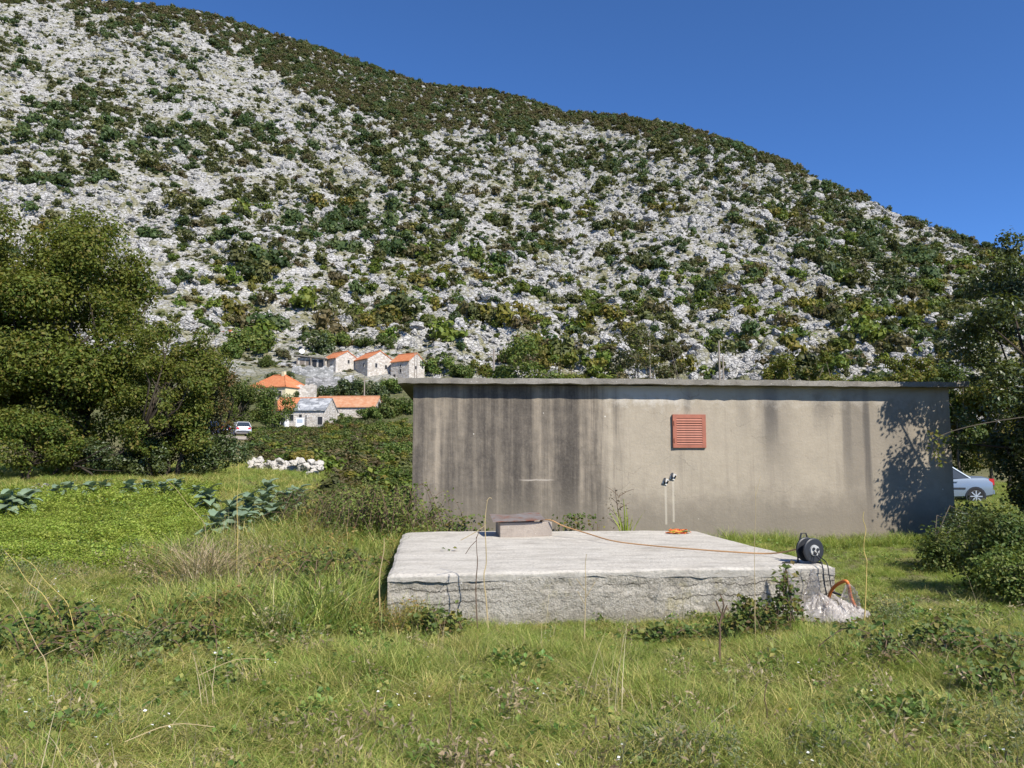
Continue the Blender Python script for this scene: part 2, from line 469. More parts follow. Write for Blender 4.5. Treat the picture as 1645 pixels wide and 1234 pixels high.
# ---- where things grow on the slope: evaluated at candidate points spread evenly over it
rgh = np.random.default_rng(11)
def hill_candidates(n, tmax=1.03, lo=-37, hi=36):
    az = rgh.uniform(R(lo), R(hi), n * 2)
    RR = ridge_R(az)
    t = rgh.uniform(0, tmax, n * 2)
    r = R0 + (RR - R0) * t
    keep = rgh.uniform(0, 1, n * 2) < r / 640
    az, t, r = az[keep][:n], t[keep][:n], r[keep][:n]
    x, y = np.sin(az) * r, np.cos(az) * r
    return x, y, t
BAND = np.array([(-200, 5), (60, 8), (200, 22), (330, 58), (420, 108), (500, 162), (600, 196), (700, 216), (800, 216), (900, 206),
                 (1000, 214), (1100, 226), (1200, 246), (1300, 284), (1400, 322), (1500, 366), (1560, 388), (1700, 420)], float)
BLOBS = [(180, 165, 85, 30, .9), (100, 195, 60, 30, .7), (40, 235, 45, 35, .9), (75, 290, 35, 28, .8), (240, 225, 60, 50, .4), (250, 280, 60, 30, .5),
         (380, 220, 70, 50, .35), (450, 250, 70, 55, .5), (520, 210, 50, 40, .5), (620, 270, 60, 40, .6), (650, 330, 70, 45, .5), (720, 340, 50, 35, .8), (740, 400, 70, 45, .7),
         (690, 430, 50, 50, .8), (780, 460, 60, 50, .6), (800, 530, 60, 50, .7), (870, 560, 60, 45, .8), (920, 480, 50, 40, .4), (620, 390, 55, 40, .6),
         (560, 330, 60, 50, .5), (480, 400, 60, 50, .35), (360, 425, 35, 22, .7), (410, 330, 50, 60, .45), (300, 330, 40, 40, .3), (480, 320, 50, 30, .4),
         (900, 330, 80, 35, .45), (860, 300, 60, 25, .5), (1000, 270, 70, 30, .5), (1080, 300, 50, 30, .35), (1035, 415, 38, 28, 1), (1150, 450, 62, 24, 1), (1300, 425, 38, 38, 1),
         (1185, 330, 40, 28, .5), (1400, 410, 30, 25, .8), (1480, 440, 40, 40, .8), (1370, 470, 40, 20, .6), (1150, 510, 50, 30, .6), (1000, 490, 50, 40, .4),
         (1060, 560, 70, 45, .6), (1200, 555, 60, 30, .5), (1300, 590, 90, 25, .7), (1430, 580, 90, 30, .8), (1520, 520, 50, 60, .6), (1250, 280, 60, 30, .4), (1130, 235, 60, 20, .5), (960, 590, 60, 30, .6)]
def growth(x, y, z):
    px, py, f = proj(np.stack([x, y, z], 1))
    b = np.interp(px, BAND[:, 0], BAND[:, 1])
    n1 = fbm(x * 0.025, y * 0.02, 4, 301); n2 = fbm(x * 0.09, y * 0.07, 3, 311)
    dense = sst(-14, 10, b - py + (n2 - 0.5) * 70)
    g = 0.045 + 0.52 * sst(0.45, 0.64, n1 * 0.6 + n2 * 0.4)
    for (cx, cy, rx, ry, w) in BLOBS:
        q = ((px - cx) / rx) ** 2 + ((py - cy) / ry) ** 2
        g = np.maximum(g, w * np.exp(-q * 0.9) * (0.35 + 1.1 * sst(0.35, 0.6, n2)))
    return np.clip(g, 0, 1), dense, px, py, f

# ---- shrub and rock kinds
def ico(sub):
    import bmesh
    bm = bmesh.new(); bmesh.ops.create_icosphere(bm, subdivisions=sub, radius=1.0)
    V = np.array([v.co[:] for v in bm.verts]); F = np.array([[v.index for v in f.verts] for f in bm.faces]); bm.free()
    return V, F
IV2, IF2 = ico(3)
def rock_mesh(name, seed, squash=0.7, planes=13, sub=None):
    rg = np.random.default_rng(seed)
    V, F = (IV2, IF2) if sub is None else ico(sub)
    V = V.copy()
    for _ in range(planes):
        n = unit(rg.normal(size=3)); d = rg.uniform(0.5, 0.85)
        k = V @ n; over = np.maximum(k - d, 0); V = V - over[:, None] * n[None] * 0.92
    V = V * np.array([rg.uniform(.85, 1.25), rg.uniform(.8, 1.1), squash])
    V = V + 0.05 * rg.normal(size=V.shape) * np.array([1, 1, 0.8])
    return mesh_np(name, V, F, False)
ROCKS = [rock_mesh('rock', 100 + i, q, 14) for i, q in enumerate([.55, .7, .9, 1.1, .45, .8, .65, 1.3])]
for m in ROCKS: m.materials.append(M_ROCK)
G = {'dark': leafmat('shrub_dark', [(0.032, 0.056, 0.017), (0.048, 0.079, 0.024), (0.071, 0.102, 0.030)], 0.18),
     'olive': leafmat('shrub_olive', [(0.058, 0.069, 0.022), (0.087, 0.095, 0.029), (0.119, 0.120, 0.040)], 0.2),
     'brown': leafmat('shrub_brown', [(0.079, 0.067, 0.029), (0.108, 0.090, 0.038), (0.137, 0.110, 0.049)], 0.18),
     'fresh': leafmat('shrub_fresh', [(0.066, 0.109, 0.016), (0.106, 0.154, 0.022), (0.145, 0.179, 0.031)], 0.25),
     'yellow': leafmat('shrub_yellow', [(0.112, 0.115, 0.020), (0.158, 0.147, 0.025), (0.198, 0.160, 0.034)], 0.25)}
def shrub_mesh(name, seed, n, leaf, mat, flat=0.75, k=9, cr=0.45, core=True):
    rg = np.random.default_rng(seed)
    cl = rand_clumps(rg, k, (0, 0, 0.45), (0.85, 0.85, 0.55), cr, flat, -0.7)
    C, d = crown_pts(cl, n, rg, 0.5)
    V, Fq = leafquads(C, d * 0.9 + rg.normal(size=d.shape) * 0.5 + np.array([0, 0, .35]), leaf, rg, 0.75)
    F = np.stack([Fq[:, [0, 1, 2]], Fq[:, [0, 2, 3]]], 1).reshape(-1, 3)
    if core:
        cv, cf = ico(1)
        for c in cl[:6]:
            F = np.concatenate([F, cf + len(V)]); V = np.concatenate([V, cv * np.array(c[3:6]) * 0.62 + np.array(c[:3])])
    me = mesh_np(name, V, F); me.materials.append(mat); return me
KINDS = ['dark', 'olive', 'brown', 'fresh', 'yellow']
SHRUB = {k: [shrub_mesh('hillside_shrub', 500 + 10 * i + j, 210, 0.27, G[k], f) for j, f in enumerate((0.7, 0.9, 0.6))] for i, k in enumerate(KINDS)}

x, y, t = hill_candidates(90000)
z = zhill(x, y, True)
g, dense, px, py, f = growth(x, y, z)
u = rgh.uniform(0, 1, len(x))
inband = dense > 0.5
keep = np.where(inband, u < 0.36, u < g * 0.56) & (t > 0.12)
# the village and its terraces stay clear
keep &= ~((px > 360) & (px < 700) & (py > 545) & (t < 0.35))
x, y, z, t, px, py, f, inband = (a[keep] for a in (x, y, z, t, px, py, f, inband))
n2 = fbm(x * 0.05, y * 0.05, 3, 401)
sz = np.where(inband, rgh.uniform(1.8, 3.2, len(x)), np.clip(rgh.lognormal(0.24, 0.62, len(x)), 0.5, 4.8))
q = rgh.uniform(0, 1, len(x)) + (n2 - 0.5) * 1.0
low = sst(330, 520, py) * (0.55 + 0.9 * sst(.42, .6, fbm(x * .012, y * .012, 2, 88)))
kind = np.where(q < 0.42 - 0.22 * low, 0, np.where(q < 0.78 - 0.28 * low, 1, np.where(q < 0.88 - 0.25 * low, 2, np.where(q < 1.0 - 0.12 * low, 3, 4))))
kind = np.where(inband, np.where(q < 0.22, 0, np.where(q < 0.66, 1, 2)), kind)
kind = np.where((kind >= 3) & (py < 330), 1, kind)
# the clumps one can tell apart and count stand singly: the 300 that show largest
show = sz / f * ((py < 606) | (px < 640)) * (~inband) * (px > -20) * (px < 1560) * ~((px < 260) & (py > 330))
order = np.argsort(-show)
single = np.zeros(len(x), bool); single[order[:290]] = True
SHW = {'dark': 'dark green evergreen shrub among white rocks', 'olive': 'olive green shrub among white rocks',
       'brown': 'brownish dry shrub among white rocks', 'fresh': 'fresh light green shrub among white rocks',
       'yellow': 'yellowish green autumn shrub among white rocks'}
def zone(a, b):
    col = 'far left' if a < 280 else 'left' if a < 560 else 'central' if a < 900 else 'right' if a < 1240 else 'far right'
    return ('upper ' if b < 250 else 'mid ' if b < 430 else 'lower ') + col + ' slope'
for i in np.where(single)[0]:
    k = KINDS[int(kind[i])]
    s = sz[i] * 1.08
    ob('hillside_shrub', SHRUB[k][int(i) % 3], None, None, (x[i], y[i], z[i] - 0.25 * s), (0, 0, float(u[i] * 40)), (s * rgh.uniform(.85, 1.2), s, s * rgh.uniform(.85, 1.35)),
       label=SHW[k] + ', ' + zone(px[i], py[i]), category='shrub', group=k + ' shrubs, ' + zone(px[i], py[i]))
r_ = ~single
protos = [proto('shrub_kind_%02d' % (i * 3 + j), SHRUB[k][j]) for i, k in enumerate(KINDS) for j in range(3)]
nn = int(r_.sum())
scl = sz[r_][:, None] * np.stack([rgh.uniform(.85, 1.2, nn), rgh.uniform(.85, 1.2, nn), rgh.uniform(.85, 1.4, nn)], 1)
scatter('scrub', np.stack([x[r_], y[r_], z[r_] - 0.25 * sz[r_]], 1), np.stack([np.zeros(nn), np.zeros(nn), rgh.uniform(0, 6.28, nn)], 1), scl,
        kind[r_] * 3 + rgh.integers(0, 3, nn), protos, kind='stuff', label='dark low scrub covering the ridge and dotted over the slope', category='scrub')

# low tufts between the stones
x, y, t = hill_candidates(60000)
z = zhill(x, y, True)
nt_ = fbm(x * 0.06, y * 0.06, 3, 611)
k_ = (rgh.uniform(0, 1, len(x)) < 0.30 + 0.7 * sst(0.42, 0.62, nt_)) & (t > 0.1) & (t < 1)
x, y, z = x[k_], y[k_], z[k_]; nn = len(x)
tuft = [proto('tuft_kind_%02d' % i, SHRUB[k][0]) for i, k in enumerate(('olive', 'brown', 'fresh', 'dark'))]
s0 = rgh.uniform(0.22, 0.7, nn) ** 1.0
scatter('low_tufts', np.stack([x, y, z - 0.08], 1), np.stack([np.zeros(nn), np.zeros(nn), rgh.uniform(0, 6.28, nn)], 1), np.stack([s0 * 1.3, s0 * 1.3, s0 * 0.8], 1),
        rgh.choice(4, nn, p=[.45, .15, .15, .25]), tuft, kind='stuff', label='small green tufts between the stones of the slope', category='undergrowth')

# rocks: the largest are pieces of the hillside, the rest is scree
x, y, t = hill_candidates(30000)
z = zhill(x, y, True)
n3 = fbm(x * 0.03, y * 0.03, 3, 77)
k_ = (rgh.uniform(0, 1, len(x)) < 0.3 + 0.7 * sst(0.36, 0.56, n3)) & (t > 0.09) & (t < 0.99)
x, y, z, t = x[k_], y[k_], z[k_], t[k_]
px, py, f = proj(np.stack([x, y, z], 1))
k_ = ~((px > 360) & (px < 690) & (py > 560))
x, y, z, t, px, py, f = (a[k_] for a in (x, y, z, t, px, py, f)); nn = len(x)
s0 = np.clip(rgh.lognormal(0.05, 0.5, nn), 0.4, 3.6)
show = s0 / f * (py < 606) * (px > -10) * (px < 1560) * ~((px < 255) & (py > 330))
order = np.argsort(-show); single = np.zeros(nn, bool); single[order[:280]] = True
idx = rgh.integers(0, 8, nn)
rot = np.stack([rgh.normal(0, .22, nn), rgh.normal(0, .22, nn), rgh.uniform(0, 6.28, nn)], 1)
for i in np.where(single)[0]:
    ob('rock', ROCKS[int(idx[i])], None, HILL, (x[i], y[i], z[i] - 0.1 * s0[i]), tuple(float(v) for v in rot[i]), float(s0[i]))
r_ = ~single
scatter('scree', np.stack([x, y, z - 0.1 * s0], 1)[r_], rot[r_], np.repeat(s0[r_][:, None], 3, 1), idx[r_], [proto('rock_kind_%02d' % i, m) for i, m in enumerate(ROCKS)],
        kind='stuff', label='broken white limestone covering the mountain slope', category='scree')
# ================================================================== the concrete hut
A_ = pt(662, 800, 14.5); B_ = pt(1533, 800, 15.15)
HW = float(np.hypot(B_[0] - A_[0], B_[1] - A_[1])); HYAW = math.atan2(B_[1] - A_[1], B_[0] - A_[0])
HX = np.array([math.cos(HYAW), math.sin(HYAW), 0]); HY = np.array([-math.sin(HYAW), math.cos(HYAW), 0])
HO = np.array([A_[0], A_[1], 0.0])
OV = 0.24
HTOP = float(pt(650, 607, 14.25)[2]); HT = 0.10; HB = HTOP - HT; HDEP = 5.0
def wall_at(px, py):                      # picture point -> (x along wall, z) on its front plane
    d = ray(px, py); o = np.array([0, 0, CAMZ])
    k = np.dot(HO - o, HY) / np.dot(d, HY); p = o + d * k
    return float(np.dot(p - HO, HX)), float(p[2])
def mat_hut_wall():
    t = NT('stained_render', 0.92, 0.15); o = t.obj(); X, Y, Z = t.xyz(o)
    u = t.m('DIVIDE', X, HW); h = t.m('DIVIDE', Z, HB)
    big = t.noise(o, 0.9, 5, 0.6)
    stv = t.vec(t.m('MULTIPLY', X, 3.6), Y, t.m('MULTIPLY', Z, 0.16))
    st = t.noise(stv, 1.0, 7, 0.68)                                   # long rain streaks
    st2 = t.noise(t.vec(t.m('MULTIPLY', X, 9.0), Y, t.m('MULTIPLY', Z, 0.5)), 1.0, 5, 0.6)
    fine = t.noise(o, 22, 6, 0.7); mid = t.noise(o, 4.5, 6, 0.65)
    clean = t.mix(mid, (0.315, 0.270, 0.205), (0.425, 0.370, 0.285))
    clean = t.mix(t.ss(fine, 0.35, 0.75, 0, 0.30), clean, (0.27, 0.235, 0.185))
    grime = t.ramp(t.m('ADD', t.m('MULTIPLY', st, 0.75), t.m('MULTIPLY', mid, 0.25)), [(0.36, (0.058, 0.051, 0.044)), (0.46, (0.108, 0.093, 0.077)), (0.54, (0.185, 0.158, 0.124)), (0.64, (0.320, 0.270, 0.205))])
    grime = t.mix(t.ss(fine, 0.4, 0.8, 0, 0.35), grime, (0.24, 0.21, 0.17))
    # the left third is grimy, with a ragged streaky border
    lm = t.ss(t.m('ADD', u, t.m('ADD', t.m('MULTIPLY', st, 0.14), t.m('MULTIPLY', big, 0.05))), 0.425, 0.475, 1.0, 0.0)
    lm2 = t.m('MULTIPLY', lm, t.ss(t.m('ADD', h, t.m('MULTIPLY', u, 1.0)), 0.34, 0.46, 1, 1))
    c = t.mix(lm2, clean, grime)
    right = t.m('SUBTRACT', 1.0, lm)
    # runs below the eaves on the clean part, each of its own length
    def run(u0, w, length, k):
        band = t.ss(t.m('ABSOLUTE', t.m('SUBTRACT', t.m('ADD', u, t.m('MULTIPLY', t.m('SUBTRACT', st2, 0.5), 0.02)), u0)), w * 0.15, w, 1, 0)
        down = t.ss(t.m('ADD', h, t.m('MULTIPLY', st, 0.15)), 1.0 - length, 1.05 - length * 0.25, 0, 1)
        return t.m('MULTIPLY', t.m('MULTIPLY', band, down), k)
    for a in ((0.655, .022, .45, .8), (0.665, .05, .9, .3), (0.755, .03, .28, .5), (0.838, .010, 1.3, .75), (0.822, .05, 1.2, .45), (0.80, .012, .8, .5), (0.90, .07, 1.4, .42), (0.50, .012, .16, .6), (0.605, .02, .3, .25)):
        c = t.mix(t.m('MULTIPLY', run(*a), right), c, (0.085, 0.078, 0.072))
    c = t.mix(t.m('MULTIPLY', t.ss(st2, 0.52, 0.70, 0, 0.35), right), c, (0.24, 0.205, 0.16))
    # lime bloom near the top, damp band near the ground
    lime = t.m('MULTIPLY', t.ss(t.m('ADD', h, t.m('MULTIPLY', mid, 0.3)), 0.98, 1.12), t.ss(t.m('ABSOLUTE', t.m('SUBTRACT', u, 0.43)), 0.03, 0.10, 1, 0))
    c = t.mix(t.m('MULTIPLY', lime, t.m('MULTIPLY', right, 0.7)), c, (0.56, 0.53, 0.47))
    lime2 = t.m('MULTIPLY', t.ss(t.m('ADD', h, t.m('MULTIPLY', mid, 0.35)), 1.02, 1.14), t.m('MULTIPLY', right, 0.35))
    c = t.mix(lime2, c, (0.50, 0.46, 0.40))
    damp = t.ss(t.m('ADD', h, t.m('ADD', t.m('MULTIPLY', big, 0.26), t.m('MULTIPLY', mid, 0.22))), 0.38, 0.66, 0.72, 0)
    c = t.mix(damp, c, (0.185, 0.160, 0.125))
    # patch of paler and scraped marks, hairline cracks
    sp = t.voro(o, 1.9); c = t.mix(t.ss(sp, 0.020, 0.032, 0.9, 0), c, (0.62, 0.58, 0.50))
    wv = t.n('ShaderNodeVectorMath', {0: o, 1: t.scale(t.n('ShaderNodeTexNoise', {'Vector': o, 'Scale': 2.5, 'Detail': 4.0}, out='Color'), (0.5, 0.5, 0.5))}, operation='ADD')
    cr = t.voro(t.scale(wv, (0.55, 1, 1.4)), 1.0, 'DISTANCE_TO_EDGE')
    c = t.mix(t.m('MULTIPLY', t.ss(cr, 0.0, 0.008, 0.38, 0), t.ss(big, 0.42, 0.6)), c, (0.12, 0.105, 0.085))
    for ppx, ppy, ln in ((1069, 778, .75), (1081, 770, .8)):            # pale drips under the insulators
        a, b = wall_at(ppx, ppy)
        m_ = t.m('MULTIPLY', t.ss(t.m('ABSOLUTE', t.m('SUBTRACT', X, a)), 0.008, 0.03, 0.55, 0), t.m('MULTIPLY', t.m('LESS_THAN', Z, b), t.m('GREATER_THAN', Z, b - ln)))
        c = t.mix(m_, c, (0.52, 0.47, 0.38))
    a, b = wall_at(862, 771)                                            # scraped white scratch
    m_ = t.m('MULTIPLY', t.ss(t.m('ABSOLUTE', t.m('SUBTRACT', X, a)), 0.2, 0.36, 1, 0), t.ss(t.m('ABSOLUTE', t.m('SUBTRACT', t.m('ADD', Z, t.m('MULTIPLY', mid, 0.06)), b + 0.03)), 0.006, 0.02, 0.8, 0))
    c = t.mix(m_, c, (0.42, 0.37, 0.31))
    t.col(c).bump(t.m('ADD', fine, t.m('MULTIPLY', mid, 1.5)), 0.5, 0.012)
    return t.mat
def mat_conc(name, lo, hi, dirt, sc=3.0, bump=0.6):
    t = NT(name, 0.93, 0.15); o = t.obj()
    k = t.noise(o, sc, 8, 0.65); f = t.noise(o, sc * 12, 5, 0.7); d = t.noise(o, sc * 0.5, 6, 0.7)
    c = t.mix(t.ss(k, 0.3, 0.7), lo, hi)
    c = t.mix(t.ss(f, 0.5, 0.75, 0, 0.5), c, dirt); c = t.mix(t.ss(d, 0.52, 0.70, 0, 0.6), c, dirt)
    v = t.voro(o, sc * 5); c = t.mix(t.ss(v, 0.05, 0.10, 0.9, 0), c, (0.72, 0.69, 0.62))
    t.col(c).bump(t.m('ADD', f, k), bump, 0.02); return t.mat
M_WALL = mat_hut_wall(); M_EAVE = mat_conc('roof_concrete', (0.17, 0.155, 0.13), (0.30, 0.28, 0.24), (0.10, 0.092, 0.08), 2.5)
HUT = thing('concrete_hut', 'long flat-roofed concrete hut with streaked walls behind the cistern', 'building', HO, (0, 0, HYAW))
mb = MB(); nx, nz = 90, 26                                                # front wall as a slightly uneven sheet, plain sides
Vw = []
for i in range(nx):
    for j in range(nz):
        X, Z = HW * i / (nx - 1), -0.4 + (HB + 0.395) * j / (nz - 1)
        e = 0 if i in (0, nx - 1) or j in (0, nz - 1) else 1
        Vw.append((X, (float(fbm(X * 1.3, Z * 1.3, 3, 90)) - 0.5) * 0.035 * e, Z))
mb.add(Vw, [tuple(f) for f in grid_faces(nx, nz)])
zb, zt = -0.4, HB - 0.005
mb.add([(0, 0, zb), (0, HDEP, zb), (0, HDEP, zt), (0, 0, zt)], [(0, 3, 2, 1)])
mb.add([(HW, 0, zb), (HW, HDEP, zb), (HW, HDEP, zt), (HW, 0, zt)], [(0, 1, 2, 3)])
mb.add([(0, HDEP, zb), (HW, HDEP, zb), (HW, HDEP, zt), (0, HDEP, zt)], [(0, 3, 2, 1)])
mb.build('wall', M_WALL, HUT)
mb = MB(); n = 80                                                          # roof slab with a worn wavy edge
prof = [(-OV, 0.0), (-OV, HT), (HDEP + OV, HT), (HDEP + OV, 0.0)]
rgb = np.random.default_rng(5)
for i in range(n):
    X = -0.27 + (HW + 0.54) * i / (n - 1)
    for (yy, zz) in prof: mb.v.append((X, yy + rgb.normal() * 0.006, HB + zz + rgb.normal() * 0.005 + (float(fbm(X * 0.5, yy, 2, 4)) - 0.5) * 0.03))
for i in range(n - 1):
    for k in range(4): mb.f.append((i * 4 + k, (i + 1) * 4 + k, (i + 1) * 4 + (k + 1) % 4, i * 4 + (k + 1) % 4))
mb.f.append((0, 1, 2, 3)); mb.f.append(tuple((n - 1) * 4 + k for k in (3, 2, 1, 0)))
mb.build('roof_slab', M_EAVE, HUT)
# louvred shutter
M_RED = plain('red_brown_paint', (0.33, 0.115, 0.070), 0.6, var=0.32, sc=7); M_DARK = plain('dark_void', (0.02, 0.018, 0.016), 0.9)
(x0, z1), (x1, z0) = wall_at(1079.5, 666), wall_at(1133.5, 719.5)
mb = MB(); w = 0.072
for a, b in (((x0, -0.05, z0), (x0 + w, 0.03, z1)), ((x1 - w, -0.05, z0), (x1, 0.03, z1)), ((x0 + w, -0.048, z1 - w), (x1 - w, 0.03, z1)), ((x0 + w, -0.048, z0), (x1 - w, 0.03, z0 + w * 0.9))): mb.box(a, b)
SHT = mb.build('louvre_shutter', M_RED, HUT, label='red-brown louvred ventilation shutter')
MB().box((x0 + w, -0.024, z0 + w * .9), (x1 - w, -0.020, z1 - w)).build('backing', M_DARK, SHT)
ns = 11; zz0, zz1 = z0 + w * 0.9, z1 - w; sh = (zz1 - zz0) / ns
sl = MB().box((x0 + w, -0.003, -sh * 0.60), (x1 - w, 0.003, sh * 0.60), Matrix.Rotation(R(-28), 4, 'X')).mesh('slat'); sl.materials.append(M_RED)
for i in range(ns): ob('slat', sl, None, SHT, (0, -0.041, zz0 + (i + 0.5) * sh), (R(rgb.normal() * 2.0), 0, 0))
for zz in (z1 - 0.16, z0 + 0.14): MB().tube([(x0 + 0.025, -0.056, zz - 0.04), (x0 + 0.025, -0.056, zz + 0.04)], 0.011, 6).build('hinge', M_RED, SHT)
M_PORC = plain('porcelain', (0.62, 0.60, 0.55), 0.35); M_BLK = plain('black_plastic', (0.025, 0.027, 0.032), 0.45, var=0.25)
for ppx, ppy in ((1069, 773), (1081, 765)):
    a, b = wall_at(ppx, ppy)
    i_ = MB().box((a - 0.05, -0.022, b - 0.065), (a + 0.05, 0.03, b + 0.05), Matrix.Translation((a, 0, b)) @ Matrix.Rotation(R(25), 4, 'Y') @ Matrix.Translation((-a, 0, -b))).build('wall_bracket', M_PORC, HUT)
    MB().tube([(a - 0.02, -0.02, b - 0.05), (a - 0.03, -0.06, b), (a - 0.01, -0.03, b + 0.06)], 0.016, 6).build('hook', M_BLK, i_)
    MB().tube([(a + 0.03, -0.02, b - 0.04), (a + 0.035, -0.06, b + 0.01)], 0.014, 6).build('bolt', M_BLK, i_)

# ================================================================== the cistern in front of it
HP = 0.5
Q = {'fl': gp(622, 923, HP), 'fr': gp(1341, 909, HP), 'bl': gp(648, 853, HP), 'br': gp(1118, 852, HP)}
CO = (Q['fl'] + Q['fr']) / 2; CO = np.array([CO[0], CO[1], 0.0])
def top(u, v): return (Q['fl'] * (1 - u) + Q['fr'] * u) * (1 - v) + (Q['bl'] * (1 - u) + Q['br'] * u) * v
def mat_slab():
    t = NT('weathered_slab', 0.93, 0.15); o = t.obj()
    st = t.noise(t.scale(o, (1.2, 3.6, 3)), 1.6, 8, 0.68); f = t.noise(o, 30, 6, 0.75); b = t.noise(o, 0.9, 5)
    c = t.ramp(st, [(0.30, (0.44, 0.400, 0.335)), (0.48, (0.58, 0.540, 0.460)), (0.68, (0.67, 0.63, 0.545))])
    c = t.mix(t.ss(f, 0.46, 0.68, 0, 0.6), c, (0.27, 0.25, 0.21))
    c = t.mix(t.ss(t.noise(o, 2.2, 7, 0.75), 0.5, 0.70, 0, 0.6), c, (0.33, 0.305, 0.255))
    Z = t.xyz(o)[2]
    c = t.mix(t.ss(t.m('ADD', Z, t.m('MULTIPLY', t.noise(o, 5, 4), 0.03)), HP - 0.028, HP + 0.006, 0.55, 0), c, (0.27, 0.255, 0.225))
    v = t.voro(o, 9); c = t.mix(t.ss(v, 0.03, 0.06, 0.8, 0), c, (0.74, 0.72, 0.66))
    t.col(c).bump(t.m('ADD', t.m('MULTIPLY', f, 1.0), t.m('MULTIPLY', st, 1.2)), 0.9, 0.02); return t.mat
def mat_rough():
    t = NT('pitted_concrete', 0.95, 0.1); o = t.obj()
    k = t.noise(o, 2.2, 8, 0.7); f = t.noise(o, 38, 5, 0.75); v = t.voro(o, 46); v2 = t.voro(o, 13)
    c = t.ramp(k, [(0.3, (0.31, 0.28, 0.225)), (0.5, (0.45, 0.415, 0.345)), (0.7, (0.58, 0.54, 0.46))])
    c = t.mix(t.ss(f, 0.46, 0.66, 0, 0.65), c, (0.17, 0.155, 0.125)); c = t.mix(t.ss(v, 0.1, 0.24, 0.3, 0), c, (0.58, 0.55, 0.48))
    c = t.mix(t.ss(v2, 0.06, 0.13, 0.85, 0), c, (0.70, 0.68, 0.62))
    c = t.mix(t.ss(t.noise(o, 3.3, 6, 0.7), 0.56, 0.68, 0, 0.55), c, (0.42, 0.37, 0.20))
    c = t.mix(t.ss(t.noise(o, 1.7, 6, 0.75), 0.58, 0.70, 0, 0.6), c, (0.16, 0.15, 0.13))
    Zb = t.xyz(o)[2]; wz = t.m('ADD', Zb, t.m('MULTIPLY', t.noise(t.scale(o, (1, 1, .3)), 2.6, 7, 0.7), 0.22))
    brk = t.ss(t.noise(o, 1.5, 4), 0.42, 0.56)                             # broken horizontal cracks between the pours
    for zc in (0.335, 0.455):
        c = t.mix(t.m('MULTIPLY', t.ss(t.m('ABSOLUTE', t.m('SUBTRACT', wz, zc)), 0.002, 0.009, 0.9, 0), brk), c, (0.07, 0.062, 0.05))
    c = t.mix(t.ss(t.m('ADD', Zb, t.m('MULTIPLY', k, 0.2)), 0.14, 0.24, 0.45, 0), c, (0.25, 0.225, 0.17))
    t.col(c).bump(t.m('ADD', t.m('MULTIPLY', f, 1.2), t.m('ADD', t.m('MULTIPLY', t.noise(o, 11, 6, 0.75), 2.0), t.m('MULTIPLY', v, -0.15))), 0.9, 0.03); return t.mat
M_SLAB, M_ROUGH = mat_slab(), mat_rough()
CIS = thing('cistern', 'low square concrete cistern with a pale weathered top in the grass', 'cistern', CO)
nu, nv = 110, 80
U, Vv = np.meshgrid(np.linspace(0, 1, nu), np.linspace(0, 1, nv), indexing='ij')
P = top(U[..., None], Vv[..., None]) - CO
eu = np.minimum(U, 1 - U) * 4.5; ev = np.minimum(Vv, 1 - Vv) * 4.2; e = np.minimum(eu, ev)
P[..., 2] += (fbm(P[..., 0] * 2, P[..., 1] * 2, 4, 61) - 0.5) * 0.022 - 0.022 * np.exp(-e / 0.03) * (0.4 + 1.2 * fbm(P[..., 0] * 4, P[..., 1] * 4, 2, 5))
P[..., 2] -= 0.05 * np.exp(-(U * 4.5 + (1 - Vv) * 4.2) / 0.16)
jit = (fbm(P[..., 0] * 3, P[..., 1] * 3 + 9, 3, 66) - 0.5) * 0.05 * (e < 0.02)
P[..., 1] += jit; P[..., 0] += jit
loop = [(i, 0) for i in range(nu)] + [(nu - 1, j) for j in range(1, nv)] + [(i, nv - 1) for i in range(nu - 2, -1, -1)] + [(0, j) for j in range(nv - 2, 0, -1)]
rim = np.array([P[i, j] for i, j in loop]); nl = len(loop)
low = rim.copy(); low[:, 2] = HP - 0.070 - 0.055 * (fbm(rim[:, 0] * 3.2, rim[:, 1] * 3.2, 5, 70) - 0.35) * 2
inn = low * np.array([0.985, 1, 1]); inn[:, 1] += np.where(low[:, 1] < 0.6, 0.05, -0.03)
Vs = np.concatenate([P.reshape(-1, 3), low, inn]); Fs = [tuple(f) for f in grid_faces(nu, nv)]
ri = [i * nv + j for i, j in loop]; b0 = nu * nv
for k in range(nl):
    k2 = (k + 1) % nl
    Fs.append((ri[k2], ri[k], b0 + k, b0 + k2)); Fs.append((b0 + k2, b0 + k, b0 + nl + k, b0 + nl + k2))
me = bpy.data.meshes.new('top_slab'); me.from_pydata([tuple(map(float, v)) for v in Vs], [], Fs); me.update()
ob('top_slab', me, M_SLAB, CIS)
